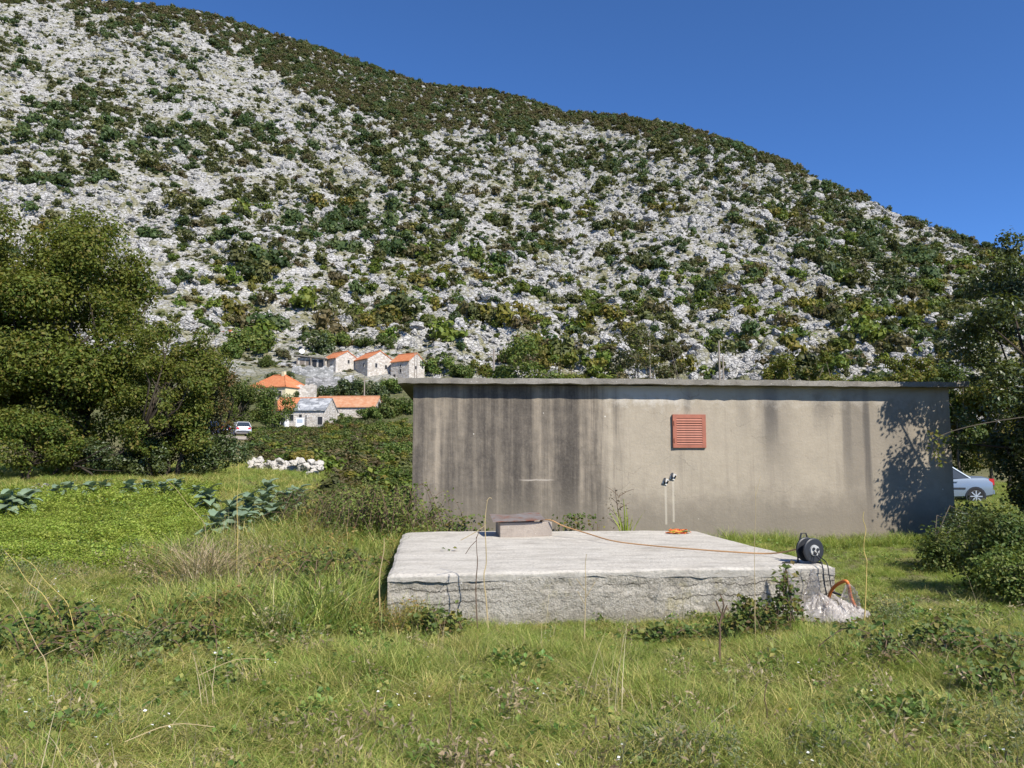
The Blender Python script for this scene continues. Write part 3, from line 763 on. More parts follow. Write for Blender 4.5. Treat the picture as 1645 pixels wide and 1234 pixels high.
# rough body under the slab: four displaced sides
cs = [Q[k] - CO for k in ('fl', 'fr', 'br', 'bl')]; cen = sum(cs) / 4
cs = [cen + (c - cen) * 0.9975 for c in cs]; Vb, Fb = [], []
for k in range(4):
    a, b = cs[k], cs[(k + 1) % 4]; n1, n2 = 190, 26
    nrm = np.array([(b - a)[1], -(b - a)[0], 0]); nrm = nrm / np.linalg.norm(nrm)
    s, w = np.meshgrid(np.linspace(0, 1, n1), np.linspace(0, 1, n2), indexing='ij')
    pp = a + (b - a) * s[..., None]; pp[..., 2] = -0.35 + w * (HP - 0.05 + 0.35)
    L = np.linalg.norm(b - a)
    d = (fbm(s * L * 3, pp[..., 2] * 6, 4, 80 + k) - 0.55) * 0.075 + (fbm(s * L * 16, pp[..., 2] * 16, 3, 90 + k) - 0.5) * 0.018
    led = fbm(s * L * 1.4, s * 0, 3, 15 + k) * 0.10 + 0.24
    d = d + 0.018 * sst(-0.004, 0.004, led - pp[..., 2])
    d = np.minimum(d, 0.006) * (np.minimum(s, 1 - s) > 0.001)
    pp = pp + nrm * d[..., None]
    Fb.append(grid_faces(n1, n2, sum(len(v) for v in Vb))); Vb.append(pp.reshape(-1, 3))
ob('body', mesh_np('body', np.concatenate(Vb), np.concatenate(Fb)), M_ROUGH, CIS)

# hatch collar (part of the cistern) and its loose sheet-metal lid
M_BLOCK = mat_conc('hatch_concrete', (0.30, 0.255, 0.215), (0.40, 0.345, 0.29), (0.19, 0.165, 0.14), 4.0)
ha, hb_ = gp(803, 863, HP), gp(887, 862, HP); hw = float(np.linalg.norm(hb_ - ha)); hh = 0.205; hd = 0.62
hyaw = math.atan2((hb_ - ha)[1], (hb_ - ha)[0])
mb = MB(); wl = 0.09
for a, b in (((0, 0, -0.02), (hw, wl, hh)), ((0, hd - wl, -0.02), (hw, hd, hh)), ((0, wl, -0.02), (wl, hd - wl, hh - 0.004)), ((hw - wl, wl, -0.02), (hw, hd - wl, hh - 0.004))): mb.box(a, b)
hc = mb.build('hatch_collar', M_BLOCK, CIS); hc.location = [float(v) for v in ha - CO]; hc.rotation_euler = (0, 0, hyaw)
bv = hc.modifiers.new('bevel', 'BEVEL'); bv.width = 0.012; bv.segments = 2
def mat_rust():
    t = NT('rusty_sheet', 0.6, 0.4); o = t.obj(); t.b.inputs['Metallic'].default_value = 0.35
    k = t.noise(o, 3.5, 7, 0.7); c = t.ramp(k, [(0.38, (0.30, 0.28, 0.265)), (0.52, (0.26, 0.20, 0.165)), (0.62, (0.27, 0.10, 0.055)), (0.75, (0.14, 0.055, 0.035))])
    t.col(c).bump(t.noise(o, 40, 4), 0.3, 0.005); return t.mat
mb = MB(); nn_ = 14; lw, ld = hw * 0.985, 0.60
Vl = []
for s_ in (0.0, 0.004):
    for i in range(nn_):
        for j in range(nn_):
            a, b = i / (nn_ - 1), j / (nn_ - 1)
            zz = 0.012 * math.sin(a * 7 + b * 2) * b + 0.035 * max(0, a - 0.8) * 5 * (1 - b) * 0.35 + s_ + 0.05 * b
            Vl.append((-0.10 + a * lw, -0.055 + b * ld, zz))
g0 = grid_faces(nn_, nn_); fs = [tuple(f[::-1]) for f in g0] + [tuple(f) for f in g0 + nn_ * nn_]
edge = [i * nn_ for i in range(nn_)] + [(nn_ - 1) * nn_ + j for j in range(1, nn_)] + [i * nn_ + nn_ - 1 for i in range(nn_ - 2, -1, -1)] + [j for j in range(nn_ - 2, 0, -1)]
for k in range(len(edge)):
    a, b = edge[k], edge[(k + 1) % len(edge)]; fs.append((a, b, b + nn_ * nn_, a + nn_ * nn_))
lid = mb.add(Vl, fs).build('hatch_lid', mat_rust(), None, loc=ha + np.array([0, 0, hh + 0.012]), rot=(R(1), R(-1.5), hyaw), label='thin rusty metal sheet lying over the hatch of the cistern', category='lid')

# ---- extension reel with its orange cord
M_ORCORD = plain('orange_cord', (0.50, 0.28, 0.12), 0.5, var=0.1); M_GREYP = plain('grey_plastic', (0.40, 0.40, 0.38), 0.45)
rc = gp(1302, 905, HP)
REEL = thing('cable_reel', 'black plastic cable reel standing on the corner of the cistern', 'cable reel', rc, (0, 0, R(20)))
rr = 0.128; ax = Matrix.Translation((0, 0, rr + 0.012)) @ Matrix.Rotation(R(90), 4, 'X')
def disc(y0): return ax @ Matrix.Translation((0, 0, y0))
prof = [(0.02, -0.004), (rr - 0.012, -0.004), (rr, -0.012), (rr, 0.004), (rr - 0.012, 0.010), (0.04, 0.010)]
for y0 in (0.055, -0.055): MB().lathe(prof, 32, disc(y0)).build('flange', M_BLK, REEL)
MB().lathe([(0.07, -0.05), (0.074, 0), (0.07, 0.05)], 24, ax).build('drum', M_BLK, REEL)
hub = MB().lathe([(0.060, 0.064), (0.056, 0.080), (0.02, 0.082)], 20, ax).build('socket_plate', M_GREYP, REEL)
for a in (20, 140, 260): MB().lathe([(0.017, 0.083), (0.016, 0.092), (0.006, 0.0925)], 10, ax @ Matrix.Translation((0.03 * math.cos(R(a)), 0.03 * math.sin(R(a)), 0))).build('socket', M_BLK, hub)
MB().tube([(-0.09, 0.085, 0.006), (-0.085, 0.09, 0.14), (-0.03, 0.09, 2 * rr + 0.05), (0.03, 0.09, 2 * rr + 0.05), (0.085, 0.09, 0.14), (0.09, 0.085, 0.006), (0.09, -0.07, 0.006)], 0.009, 8).build('carry_frame', M_BLK, REEL)
MB().lathe([(0.012, 0.02), (0.016, 0.035), (0.012, 0.06)], 10, ax @ Matrix.Translation((-0.075, 0.06, 0.0))).build('crank_knob', M_BLK, REEL)
def smooth_path(pts, k=8):
    pts = [np.asarray(p, float) for p in pts]; out = []
    for i in range(len(pts) - 1):
        p0, p1, p2, p3 = pts[max(i - 1, 0)], pts[i], pts[i + 1], pts[min(i + 2, len(pts) - 1)]
        for s in range(k):
            u = s / k
            out.append(0.5 * ((2 * p1) + (p2 - p0) * u + (2 * p0 - 5 * p1 + 4 * p2 - p3) * u * u + (3 * p1 - p0 - 3 * p2 + p3) * u ** 3))
    return out + [pts[-1]]
cp = [ha + np.array([hw * 0.78, 0.2, hh + 0.02]), ha + np.array([hw * 0.97, 0.05, hh + 0.028]), gp(905, 845, 0.66), gp(940, 856, 0.59), gp(985, 869, 0.54), gp(1040, 876, 0.525), gp(1110, 882, 0.530), gp(1180, 887, 0.535), gp(1240, 889, 0.545), rc + np.array([-0.09, 0.1, 0.14]), rc + np.array([-0.02, 0.02, 0.20])]
MB().tube(smooth_path(cp), 0.0085, 7).build('extension_cord', M_ORCORD, None, smooth=True, label='orange cord running from the hatch across the slab to the reel', category='cord')
M_BCORD = plain('black_cord', (0.018, 0.018, 0.02), 0.5)
F_ = Q['fr'] - Q['fl']; F_ = F_ / np.linalg.norm(F_); fn = np.array([F_[1], -F_[0], 0])
for dx, ln in ((0.0, 0.30), (0.055, 0.22)):
    s0_ = rc + np.array([0.01 + dx * 0.6, -0.09, 0.135]); ed = np.array([rc[0] + 0.02 + dx, 0, 0]); kf = (ed[0] - Q['fl'][0]) / (Q['fr'][0] - Q['fl'][0]); ep = Q['fl'] + (Q['fr'] - Q['fl']) * kf
    path = [s0_, s0_ + fn * 0.05 + np.array([0, 0, -0.05]), ep + fn * 0.03 + np.array([0, 0, 0.03]), ep + fn * 0.05 + np.array([0.01, 0, -ln * 0.5]), ep + fn * 0.045 + np.array([0.03, 0, -ln])]
    MB().tube(smooth_path(path, 6), 0.0055, 6).build('plug_cable', M_BCORD, None, smooth=True, label=('longer' if dx == 0 else 'shorter') + ' black cable hanging from the reel over the cistern edge', category='cable')
mb = MB(); mb.tube(smooth_path([rc + np.array([-0.1, 0.02, 0.008]), rc + np.array([-0.22, 0.05, 0.008]), rc + np.array([-0.30, -0.02, 0.008]), rc + np.array([-0.16, -0.05, 0.008])], 6), 0.0055, 6)
mb.build('cable_loop', M_BCORD, None, smooth=True, label='loop of black cable lying on the slab left of the reel', category='cable')

# ---- heap of coloured straps on the back edge
nc = gp(1089, 857, HP); rgn = np.random.default_rng(9)
STR = thing('strap_heap', 'small tangled heap of orange and red straps on the slab', 'straps', nc)
for nm, c, k in (('orange_strap', (0.62, 0.16, 0.03), 15), ('red_strap', (0.45, 0.035, 0.025), 9), ('yellow_strap', (0.55, 0.40, 0.05), 5), ('green_strap', (0.10, 0.20, 0.05), 4)):
    mt = plain(nm, c, 0.5)
    for _ in range(k):
        a0 = rgn.uniform(0, 6.28); rad = rgn.uniform(0.03, 0.09); cx_, cy_ = rgn.uniform(-0.13, 0.13), rgn.uniform(-0.08, 0.08); zz = 0.008 + 0.06 * max(0, 1 - abs(cx_) / 0.16) * rgn.uniform(0, 1)
        path = [(cx_ + rad * math.cos(a0 + q), cy_ + rad * 0.8 * math.sin(a0 + q * 1.1), max(0.006, zz + 0.012 * math.sin(q * 2.3 + a0))) for q in np.linspace(0, rgn.uniform(3, 6), 9)]
        MB().tube(path, 0.0065, 5).build(nm, mt, STR, smooth=True)

# ---- crumpled plastic film and the orange frame at the right corner
def mat_film():
    t = NT('plastic_film', 0.16, 0.8); o = t.obj(); k = t.noise(o, 9, 5, 0.6)
    t.col(t.mix(k, (0.58, 0.54, 0.50), (0.78, 0.75, 0.72)))
    tl = t.n('ShaderNodeBsdfTranslucent', {'Color': (0.80, 0.76, 0.72, 1)})
    tr = t.n('ShaderNodeBsdfTransparent', {'Color': (0.97, 0.95, 0.93, 1)})
    a = t.n('ShaderNodeMixShader', {0: 0.45, 1: t.b.outputs[0], 2: tl})
    t.put(t.out.inputs['Surface'], t.n('ShaderNodeMixShader', {0: t.ss(k, 0.35, 0.7, 0.60, 0.25), 1: a, 2: tr}))
    t.bump(t.noise(t.scale(o, (1, 1, .5)), 26, 4, .6), .6, .02); return t.mat
M_FILM = mat_film()
fc = gp(1331, 1003, 0.0); fc = np.array([fc[0], fc[1] + 0.12, float(zg(fc[0], fc[1])) + 0.02])
FILM = thing('plastic_sheet', 'crumpled clear plastic film heaped at the corner of the cistern', 'plastic sheet', fc)
FILM.scale = (1.08, 1.05, 1.25)
def film(nu, nv, f, name):
    V = np.array([f(i / (nu - 1), j / (nv - 1)) for i in range(nu) for j in range(nv)])
    ob(name, mesh_np(name, V, grid_faces(nu, nv), True), M_FILM, FILM)
def crump(a, b, s, k): return (float(fbm(a * k, b * k, 4, s)) - 0.5)
def folds(ang, rad, k, s):                # sharp creases fanning out from where the film is gathered
    w = ang * k + 2.2 * (float(fbm(ang * 3, rad * 4, 3, s)) - .5) * 3
    f = w - math.floor(w); return 1 - abs(2 * f - 1)
def sheet(cx, cy, a0, a1, rmax, h0, hr, k, s, tip=0.0):
    def f(a, b):
        ang = a0 + (a1 - a0) * a; r = rmax * b * (0.8 + 0.4 * float(fbm(a * 3, 1.5, 2, s + 3)))
        z = h0 * (1 - b) ** 1.5 + hr * folds(a, b, k, s) * (0.25 + 0.75 * b) * (1 - 0.55 * b) + tip * b * b + 0.02 * (float(fbm(a * 20, b * 14, 3, s + 7)) - .5)
        return (cx + r * math.cos(ang), cy + 0.62 * r * math.sin(ang), max(0.004, z))
    return f
film(80, 26, sheet(-.02, .02, R(-190), R(20), .40, .17, .10, 7, 3), 'film_heap')
film(60, 26, sheet(.12, .06, R(-70), R(70), .34, .15, .11, 5, 13), 'film_heap')
def wing(x0, x1, top, lean, s):           # stiff flap of film standing up against the concrete
    def f(a, b):
        c = .05 * folds(a, b, 2.5, s)
        return (x0 + (x1 - x0) * (a * (1 - .55 * b) + .28 * b) + lean * b, .06 + c - .07 * b + .03 * math.sin(a * 5), .02 + top * b * (1 - .35 * abs(2 * a - 1) ** 1.5) + .012 * (float(fbm(a * 9, b * 9, 2, s)) - .5))
    return f
film(24, 26, wing(-.36, -.16, .40, -.06, 23), 'film_fold')
film(24, 26, wing(-.22, -.02, .36, .05, 33), 'film_fold')
film(24, 22, wing(.10, .38, .24, .02, 53), 'film_fold')
film(30, 22, sheet(.02, -.10, R(-120), R(-60), .34, .16, .07, 4, 43), 'film_fold')
M_ORANGE = plain('orange_paint', (0.62, 0.17, 0.035), 0.4)
oc = pt(1352, 945, 7.95); oc[2] = float(zg(oc[0], oc[1]))
of = thing('orange_frame', 'bent orange tubular frame leaning behind the plastic film', 'frame', oc)
t1, t2 = pt(1346, 931, 8.1) - oc, pt(1368, 962, 8.0) - oc
MB().tube(smooth_path([(t1[0] - 0.10, 0.25, 0.02), (t1[0] - 0.06, 0.16, t1[2] * 0.7), (t1[0], 0.02, t1[2]), (t1[0] + 0.035, -0.01, t1[2] - 0.02), t2, (t2[0] + 0.06, t2[1] - 0.05, 0.0)], 6), 0.017, 8).build('tube', M_ORANGE, of, smooth=True)
MB().tube([(t1[0] - 0.06, 0.17, 0.22), (t2[0] - 0.03, t2[1] + 0.03, 0.18)], 0.012, 6).build('cross_bar', M_BLK, of)
# ================================================================== the village
def mat_stone(name, lo, mid, hi, sc=2.2):
    t = NT(name, 0.93, 0.1); o = t.obj()
    v = t.voro(t.scale(o, (1, 1, 1.9)), sc, out='Color'); e = t.voro(t.scale(o, (1, 1, 1.9)), sc, 'DISTANCE_TO_EDGE'); k = t.noise(o, 1.2, 6, 0.65)
    c = t.ramp(t.xyz(v)[0], [(0.1, lo), (0.5, mid), (0.9, hi)]); c = t.mix(t.ss(e, 0, 0.05, 0.55, 0), c, [q * 0.7 for q in lo]); c = t.mix(t.ss(k, 0.5, 0.75, 0, 0.5), c, lo)
    t.col(c).bump(t.ss(e, 0, 0.12), 0.8, 0.05); return t.mat
def mat_tiles(name, a, b, d):
    t = NT(name, 0.85, 0.2); o = t.obj()
    k = t.noise(o, 1.3, 6, 0.7); f = t.noise(o, 9, 4, 0.7); w = t.n('ShaderNodeTexWave', {'Vector': o, 'Scale': 1.6, 'Distortion': 0.4}, out=1, bands_direction='X')
    c = t.mix(t.ss(k, 0.35, 0.7), a, b); c = t.mix(t.ss(f, 0.52, 0.75, 0, 0.7), c, d)
    t.col(c).bump(w, 0.7, 0.08); return t.mat
M_STW = mat_stone('pale_stone_wall', (0.43, 0.385, 0.33), (0.55, 0.505, 0.445), (0.64, 0.60, 0.54))
M_STG = mat_stone('grey_stone_wall', (0.25, 0.25, 0.24), (0.40, 0.395, 0.38), (0.54, 0.53, 0.51), 1.6)
M_TILE = mat_tiles('orange_tiles', (0.52, 0.175, 0.075), (0.62, 0.26, 0.12), (0.36, 0.15, 0.08))
M_OLDT = mat_tiles('old_tiles', (0.50, 0.22, 0.11), (0.58, 0.36, 0.22), (0.34, 0.19, 0.12))
M_SLATE = mat_stone('stone_slates', (0.20, 0.21, 0.22), (0.33, 0.34, 0.35), (0.46, 0.47, 0.47), 1.2)
M_CREAM = plain('cream_render', (0.62, 0.55, 0.36), 0.9, var=0.08); M_WHITE = plain('white_paint', (0.72, 0.72, 0.70), 0.5, var=0.06)
M_VOID = plain('dark_opening', (0.03, 0.03, 0.032), 0.4); M_FRAME = plain('window_surround', (0.50, 0.47, 0.42), 0.8)
M_WOOD = plain('grey_wood', (0.20, 0.17, 0.14), 0.9, var=0.3); M_SHTW = plain('white_shutter', (0.66, 0.66, 0.68), 0.6)
def opening(root, kind, P, side, W2, L2, w, h):
    """side 's': long front wall (-y), 'e': gable at +x; P = (along, height of centre)"""
    a, zc = P
    M = Matrix.Translation((a, -W2, zc)) if side == 's' else Matrix.Translation((L2, a, zc)) @ Matrix.Rotation(R(90), 4, 'Z')
    f = MB()
    for p, q in (((-w / 2 - .10, -.05, -h / 2 - .10), (-w / 2, .02, h / 2 + .10)), ((w / 2, -.05, -h / 2 - .10), (w / 2 + .10, .02, h / 2 + .10)), ((-w / 2, -.05, h / 2), (w / 2, .02, h / 2 + .10)), ((-w / 2, -.06, -h / 2 - .10), (w / 2, .02, -h / 2))): f.box(p, q, M)
    fo = f.build(kind, M_FRAME, root)
    MB().box((-w / 2, -.012, -h / 2), (w / 2, .02, h / 2), M).build('pane' if kind == 'window' else 'door_leaf', M_VOID, fo)
def house(name, label, near, yaw, L, W, eave, rise, wall, roof, opens=(), hip=0.0, sink=3.0, chimney=None, roof2=None):
    """near = near ground corner (local +x, -y end); the ridge runs along local x"""
    c, s = math.cos(yaw), math.sin(yaw); ctr = np.array([near[0] - (L / 2 * c + W / 2 * s), near[1] - (L / 2 * s - W / 2 * c), near[2]])
    t = thing(name, label, 'house', ctr, (0, 0, yaw)); l, w = L / 2, W / 2
    V = [(-l, -w, -sink), (l, -w, -sink), (l, w, -sink), (-l, w, -sink), (-l, -w, eave), (l, -w, eave), (l, w, eave), (-l, w, eave)]
    Fc = [(0, 1, 5, 4), (2, 3, 7, 6)]
    if hip == 0:
        V += [(-l, 0, eave + rise), (l, 0, eave + rise)]; Fc += [(1, 2, 6, 9, 5), (3, 0, 4, 8, 7)]
    else: Fc += [(1, 2, 6, 5), (3, 0, 4, 7)]
    MB().add(V, Fc).build('wall', wall, t)
    o = 0.28; th = 0.14; sl = rise / w
    if hip == 0:
        def slab(sgn, xa, xb, lift=0.0):
            e = (sgn * (w + o), eave - o * sl + 0.02 + lift); r_ = (0, eave + rise + 0.02 + lift)
            v = [(xa, e[0], e[1]), (xb, e[0], e[1]), (xb, r_[0], r_[1]), (xa, r_[0], r_[1])]
            v += [(p[0], p[1], p[2] + th) for p in v]
            f = [(0, 1, 2, 3), (7, 6, 5, 4), (0, 4, 5, 1), (1, 5, 6, 2), (2, 6, 7, 3), (3, 7, 4, 0)]
            return v, f
        segs = [(-l - 0.12, l + 0.12, roof)] if roof2 is None else [(-l - 0.12, -l + L * 0.40, roof), (-l + L * 0.40 + 0.01, l + 0.12, roof2)]
        for xa, xb, mt in segs:
            ro = MB(); ro.add(*slab(-1, xa, xb)); ro.add(*slab(1, xa, xb)); rb = ro.build('roof', mt, t)
        MB().tube([(-l - 0.1, 0, eave + rise + 0.17), (l + 0.1, 0, eave + rise + 0.17)], 0.12, 6).build('ridge_tiles', roof, rb)
    else:
        v = [(-l - o, -w - o, eave), (l + o, -w - o, eave), (l + o, w + o, eave), (-l - o, w + o, eave), (-l + hip, 0, eave + rise), (l - hip, 0, eave + rise)]
        v += [(p[0], p[1], p[2] - th) for p in v[:4]]
        rb = MB().add(v, [(0, 1, 5, 4), (1, 2, 5), (2, 3, 4, 5), (3, 0, 4), (6, 7, 1, 0), (7, 8, 2, 1), (8, 9, 3, 2), (9, 6, 0, 3), (9, 8, 7, 6)]).build('roof', roof, t)
        for p, q in ((0, 4), (1, 5), (2, 5), (3, 4), (4, 5)): MB().tube([Vector(v[p]) + Vector((0, 0, .06)), Vector(v[q]) + Vector((0, 0, .06))], 0.11, 5).build('ridge_tiles', roof, rb)
    for kind, side, a, zc, ww, h in opens: opening(t, kind, (a, zc), side, w, l, ww, h)
    if chimney: MB().box((chimney - .3, -.3, eave + rise - .5), (chimney + .3, .3, eave + rise + .7)).build('chimney', wall, rb)
    return t
W_ = 'window'
house('stone_house', 'small stone house with orange gable roof next to the flat-roofed annex', pt(539, 603, 166), R(-45), 6.0, 5.8, 3.8, 1.6, M_STW, M_TILE, [(W_, 'e', 0.3, 3.2, .5, .8), (W_, 's', 1.2, 2.2, .5, .8)])
house('stone_house', 'middle stone house of three, its gable with two small windows', pt(590, 610, 165), R(-50), 6.4, 6.2, 4.6, 1.75, M_STW, M_TILE, [(W_, 'e', -1.0, 3.2, .55, .95), (W_, 'e', 1.4, 3.0, .55, .9), (W_, 's', 1.6, 3.3, .5, .7)])
house('stone_house', 'rightmost of three stone houses, just above the hut roof corner', pt(657, 609, 164), R(-36), 5.4, 4.8, 4.0, 1.7, M_STW, M_TILE, [(W_, 's', 0.2, 3.0, .45, .5), (W_, 's', 0.2, 1.9, .65, .8), ('door', 's', -1.6, 0.5, .8, 1.5), (W_, 'e', -0.4, 2.6, .45, .7)])
house('hip_roofed_house', 'cream house with orange hipped roof among trees above the cars', pt(458, 650, 143), R(-24), 8.6, 6.6, 3.4, 2.5, M_CREAM, M_TILE, [(W_, 's', 3.0, 1.9, .8, 1.3), (W_, 's', 1.5, 1.9, .8, 1.3), (W_, 'e', 0.5, 1.9, .9, 1.2)], hip=3.0, chimney=1.0)
house('stone_cottage', 'long low stone cottage with half tiled, half stone-slab roof', pt(522, 688, 126), R(-6), 8.9, 6.0, 3.0, 2.0, M_STW, M_TILE, [('door', 's', -2.6, 1.35, .8, 1.9), (W_, 's', -1.2, 1.7, .7, 1.0), (W_, 's', 0.3, 1.8, .5, .9), ('door', 's', 3.6, 1.2, .8, 1.3)], roof2=M_SLATE, sink=2)
house('low_barn', 'low outbuilding with a long faded orange roof behind the cottage', pt(602, 668, 136), R(-4), 11.0, 6.5, 1.6, 1.9, M_STW, M_OLDT, sink=3)
house('hillside_house', 'stone house with orange roof half hidden by the left trees', pt(352, 572, 175), R(-40), 7.5, 6.0, 4.2, 2.0, M_STW, M_TILE, [(W_, 'e', 0, 3.0, .6, .9)])
house('red_roofed_house', 'house with a red roof at the left edge behind the big tree', pt(22, 562, 150), R(-20), 8.0, 6.0, 3.0, 2.0, M_STW, M_TILE)
# flat-roofed annex
an = pt(477, 592, 168)
t = thing('flat_roofed_annex', 'grey flat-roofed annex with dark porch openings left of stone houses', 'outbuilding', an, (0, 0, R(-6)))
MB().box((0, 0, -3), (6.4, 4, 2.35)).build('wall', M_STW, t)
MB().add([(-.5, -.7, 2.75), (6.7, -.7, 1.95), (6.7, 4.3, 2.05), (-.5, 4.3, 2.85), (-.5, -.7, 2.98), (6.7, -.7, 2.15), (6.7, 4.3, 2.25), (-.5, 4.3, 3.05)], [(0, 3, 2, 1), (4, 5, 6, 7), (0, 1, 5, 4), (1, 2, 6, 5), (2, 3, 7, 6), (3, 0, 4, 7)]).build('roof_slab', M_EAVE, t)
for a, b in ((0.6, 1.7), (2.0, 3.0), (3.4, 4.4), (4.8, 5.8)): MB().box((a, -.02, 0.2), (b, .1, 1.85)).build('opening', M_WOOD if a < 3 else M_VOID, t)
for a in (0.1, 3.2, 6.2): MB().box((a, -.62, -1), (a + .2, -.42, 2.3)).build('post', M_WOOD, t)
dl = an + np.array([0.9, 0.4, 2.95])
t = thing('satellite_dish', 'round white satellite dish on the annex roof', 'satellite dish', dl, (0, 0, R(15)))
MB().tube([(0, 0, -.15), (0, 0, .5)], .05, 6).build('mast', M_WHITE, t)
MB().lathe([(.04, .0), (.35, .06), (.56, .18), (.58, .18), (.35, .03), (.03, -.05)], 20, Matrix.Translation((0, -.05, .75)) @ Matrix.Rotation(R(65), 4, 'X')).build('reflector', M_WHITE, t, smooth=True)
MB().tube([(0, -.1, .4), (0, -.6, .75)], .025, 5).build('arm', M_WHITE, t)
# terrace walls
def terrace(label, pts, h, thick=0.8, mat=M_STG, name='terrace_wall'):
    pts = [np.asarray(p, float) for p in pts]; o0 = pts[0]
    path = smooth_path(pts, 7); mb = MB(); n = len(path); rg = np.random.default_rng(int(abs(o0[0] * 100)))
    for i, p in enumerate(path):
        d = path[min(i + 1, n - 1)] - path[max(i - 1, 0)]; nn = np.array([-d[1], d[0], 0]); nn /= np.linalg.norm(nn)
        q = p - o0; hh_ = h * (0.9 + 0.25 * rg.uniform())
        for a, zz in ((-.5, -2.0), (-.42, hh_), (.42, hh_), (.5, -2.0)): mb.v.append(tuple(q + nn * thick * a + np.array([0, 0, zz])))
    for i in range(n - 1):
        for k in range(3): mb.f.append((i * 4 + k, (i + 1) * 4 + k, (i + 1) * 4 + k + 1, i * 4 + k + 1))
    mb.f.append((0, 1, 2, 3)); mb.f.append(tuple((n - 1) * 4 + k for k in (3, 2, 1, 0)))
    mb.build(name, mat, None, loc=o0, label=label, category='wall')
terrace('grey dry-stone terrace wall in front of the annex', [pt(470, 606, 162), pt(500, 606, 161), pt(535, 606, 161)], 2.1)
terrace('grey dry-stone terrace wall running left from the annex', [pt(378, 600, 168), pt(420, 600, 167), pt(474, 600, 166)], 2.2)
terrace('curved grey terrace wall below the stone houses', [pt(492, 622, 154), pt(520, 622, 153), pt(552, 622, 153), pt(566, 619, 156)], 1.9)
terrace('broken pale terrace wall beside the cottage roof', [pt(470, 636, 146), pt(490, 634, 147), pt(508, 634, 147)], 1.8, mat=M_STW)
t_ = hit(487, 690)
terrace('low concrete kerb of the cottage forecourt', [pt(452, 692, 122), pt(490, 692, 121.5), pt(528, 692, 121.5)], 0.35, 0.6, M_EAVE, 'forecourt_kerb')
# things on the forecourt, poles
c0 = pt(482, 687, 123)
t = thing('white_cabinet', 'white boxy appliance standing before the cottage wall', 'appliance', c0, (0, 0, R(8)))
MB().box((-.62, -.4, -.3), (.62, .4, 1.55)).build('body', M_WHITE, t); MB().box((-.42, -.43, .75), (.42, -.405, 1.3)).build('front_panel', plain('pale_panel', (0.36, 0.42, 0.48), 0.3), t)
MB().tube([(.85, .2, -.3), (.85, .2, 2.0)], .09, 6).build('flue', M_BLK, t)
c0 = pt(460, 688, 123.5)
t = thing('white_barrel', 'white barrel next to the cottage door', 'barrel', c0)
MB().lathe([(.38, -.4), (.42, .3), (.42, .8), (.36, 1.15), (.1, 1.2)], 14).build('body', M_WHITE, t, smooth=True); MB().lathe([(.44, .5), (.46, .53), (.44, .56)], 14).build('hoop', M_GREYP, t)
M_POLE = plain('weathered_pole', (0.28, 0.24, 0.20), 0.9, var=0.25)
def pole(label, px, py, D, h, r=0.10, arm=True):
    b = pt(px, py, D); t = thing('utility_pole', label, 'pole', b, group=None)
    MB().tube([(0, 0, -1.0), (0, 0, h)], [r, r * 0.7], 8).build('post', M_POLE, t)
    if arm:
        MB().box((-.45, -.05, h - .45), (.45, .05, h - .35)).build('cross_arm', M_POLE, t)
        for a in (-.38, .38): MB().lathe([(.05, h - .35), (.06, h - .25), (.03, h - .15)], 8, Matrix.Translation((a, 0, 0))).build('insulator', M_PORC, t)
pole('pale wooden pole standing above the long orange barn roof', 585, 646, 140, 4.4, 0.13, False)
pole('thin dark post against the gable of the rightmost stone house', 666, 612, 120, 5.0, 0.07, False)
pole('second thin post at the rightmost stone house, nearest its corner', 669.5, 612, 119, 4.6, 0.07, False)
pole('utility pole with cross arm rising behind the hut roof, left half', 793, 650, 60, 4.3, 0.10)
pole('brown pole behind the hut, taller of the pair', 1157, 640, 60, 4.5, 0.09, False)
pole('brown pole behind the hut, shorter of the pair', 1163, 640, 60, 3.3, 0.08, False)
pole('thin wooden pole among the trees behind the hut', 1045, 640, 60, 5.2, 0.07, False)

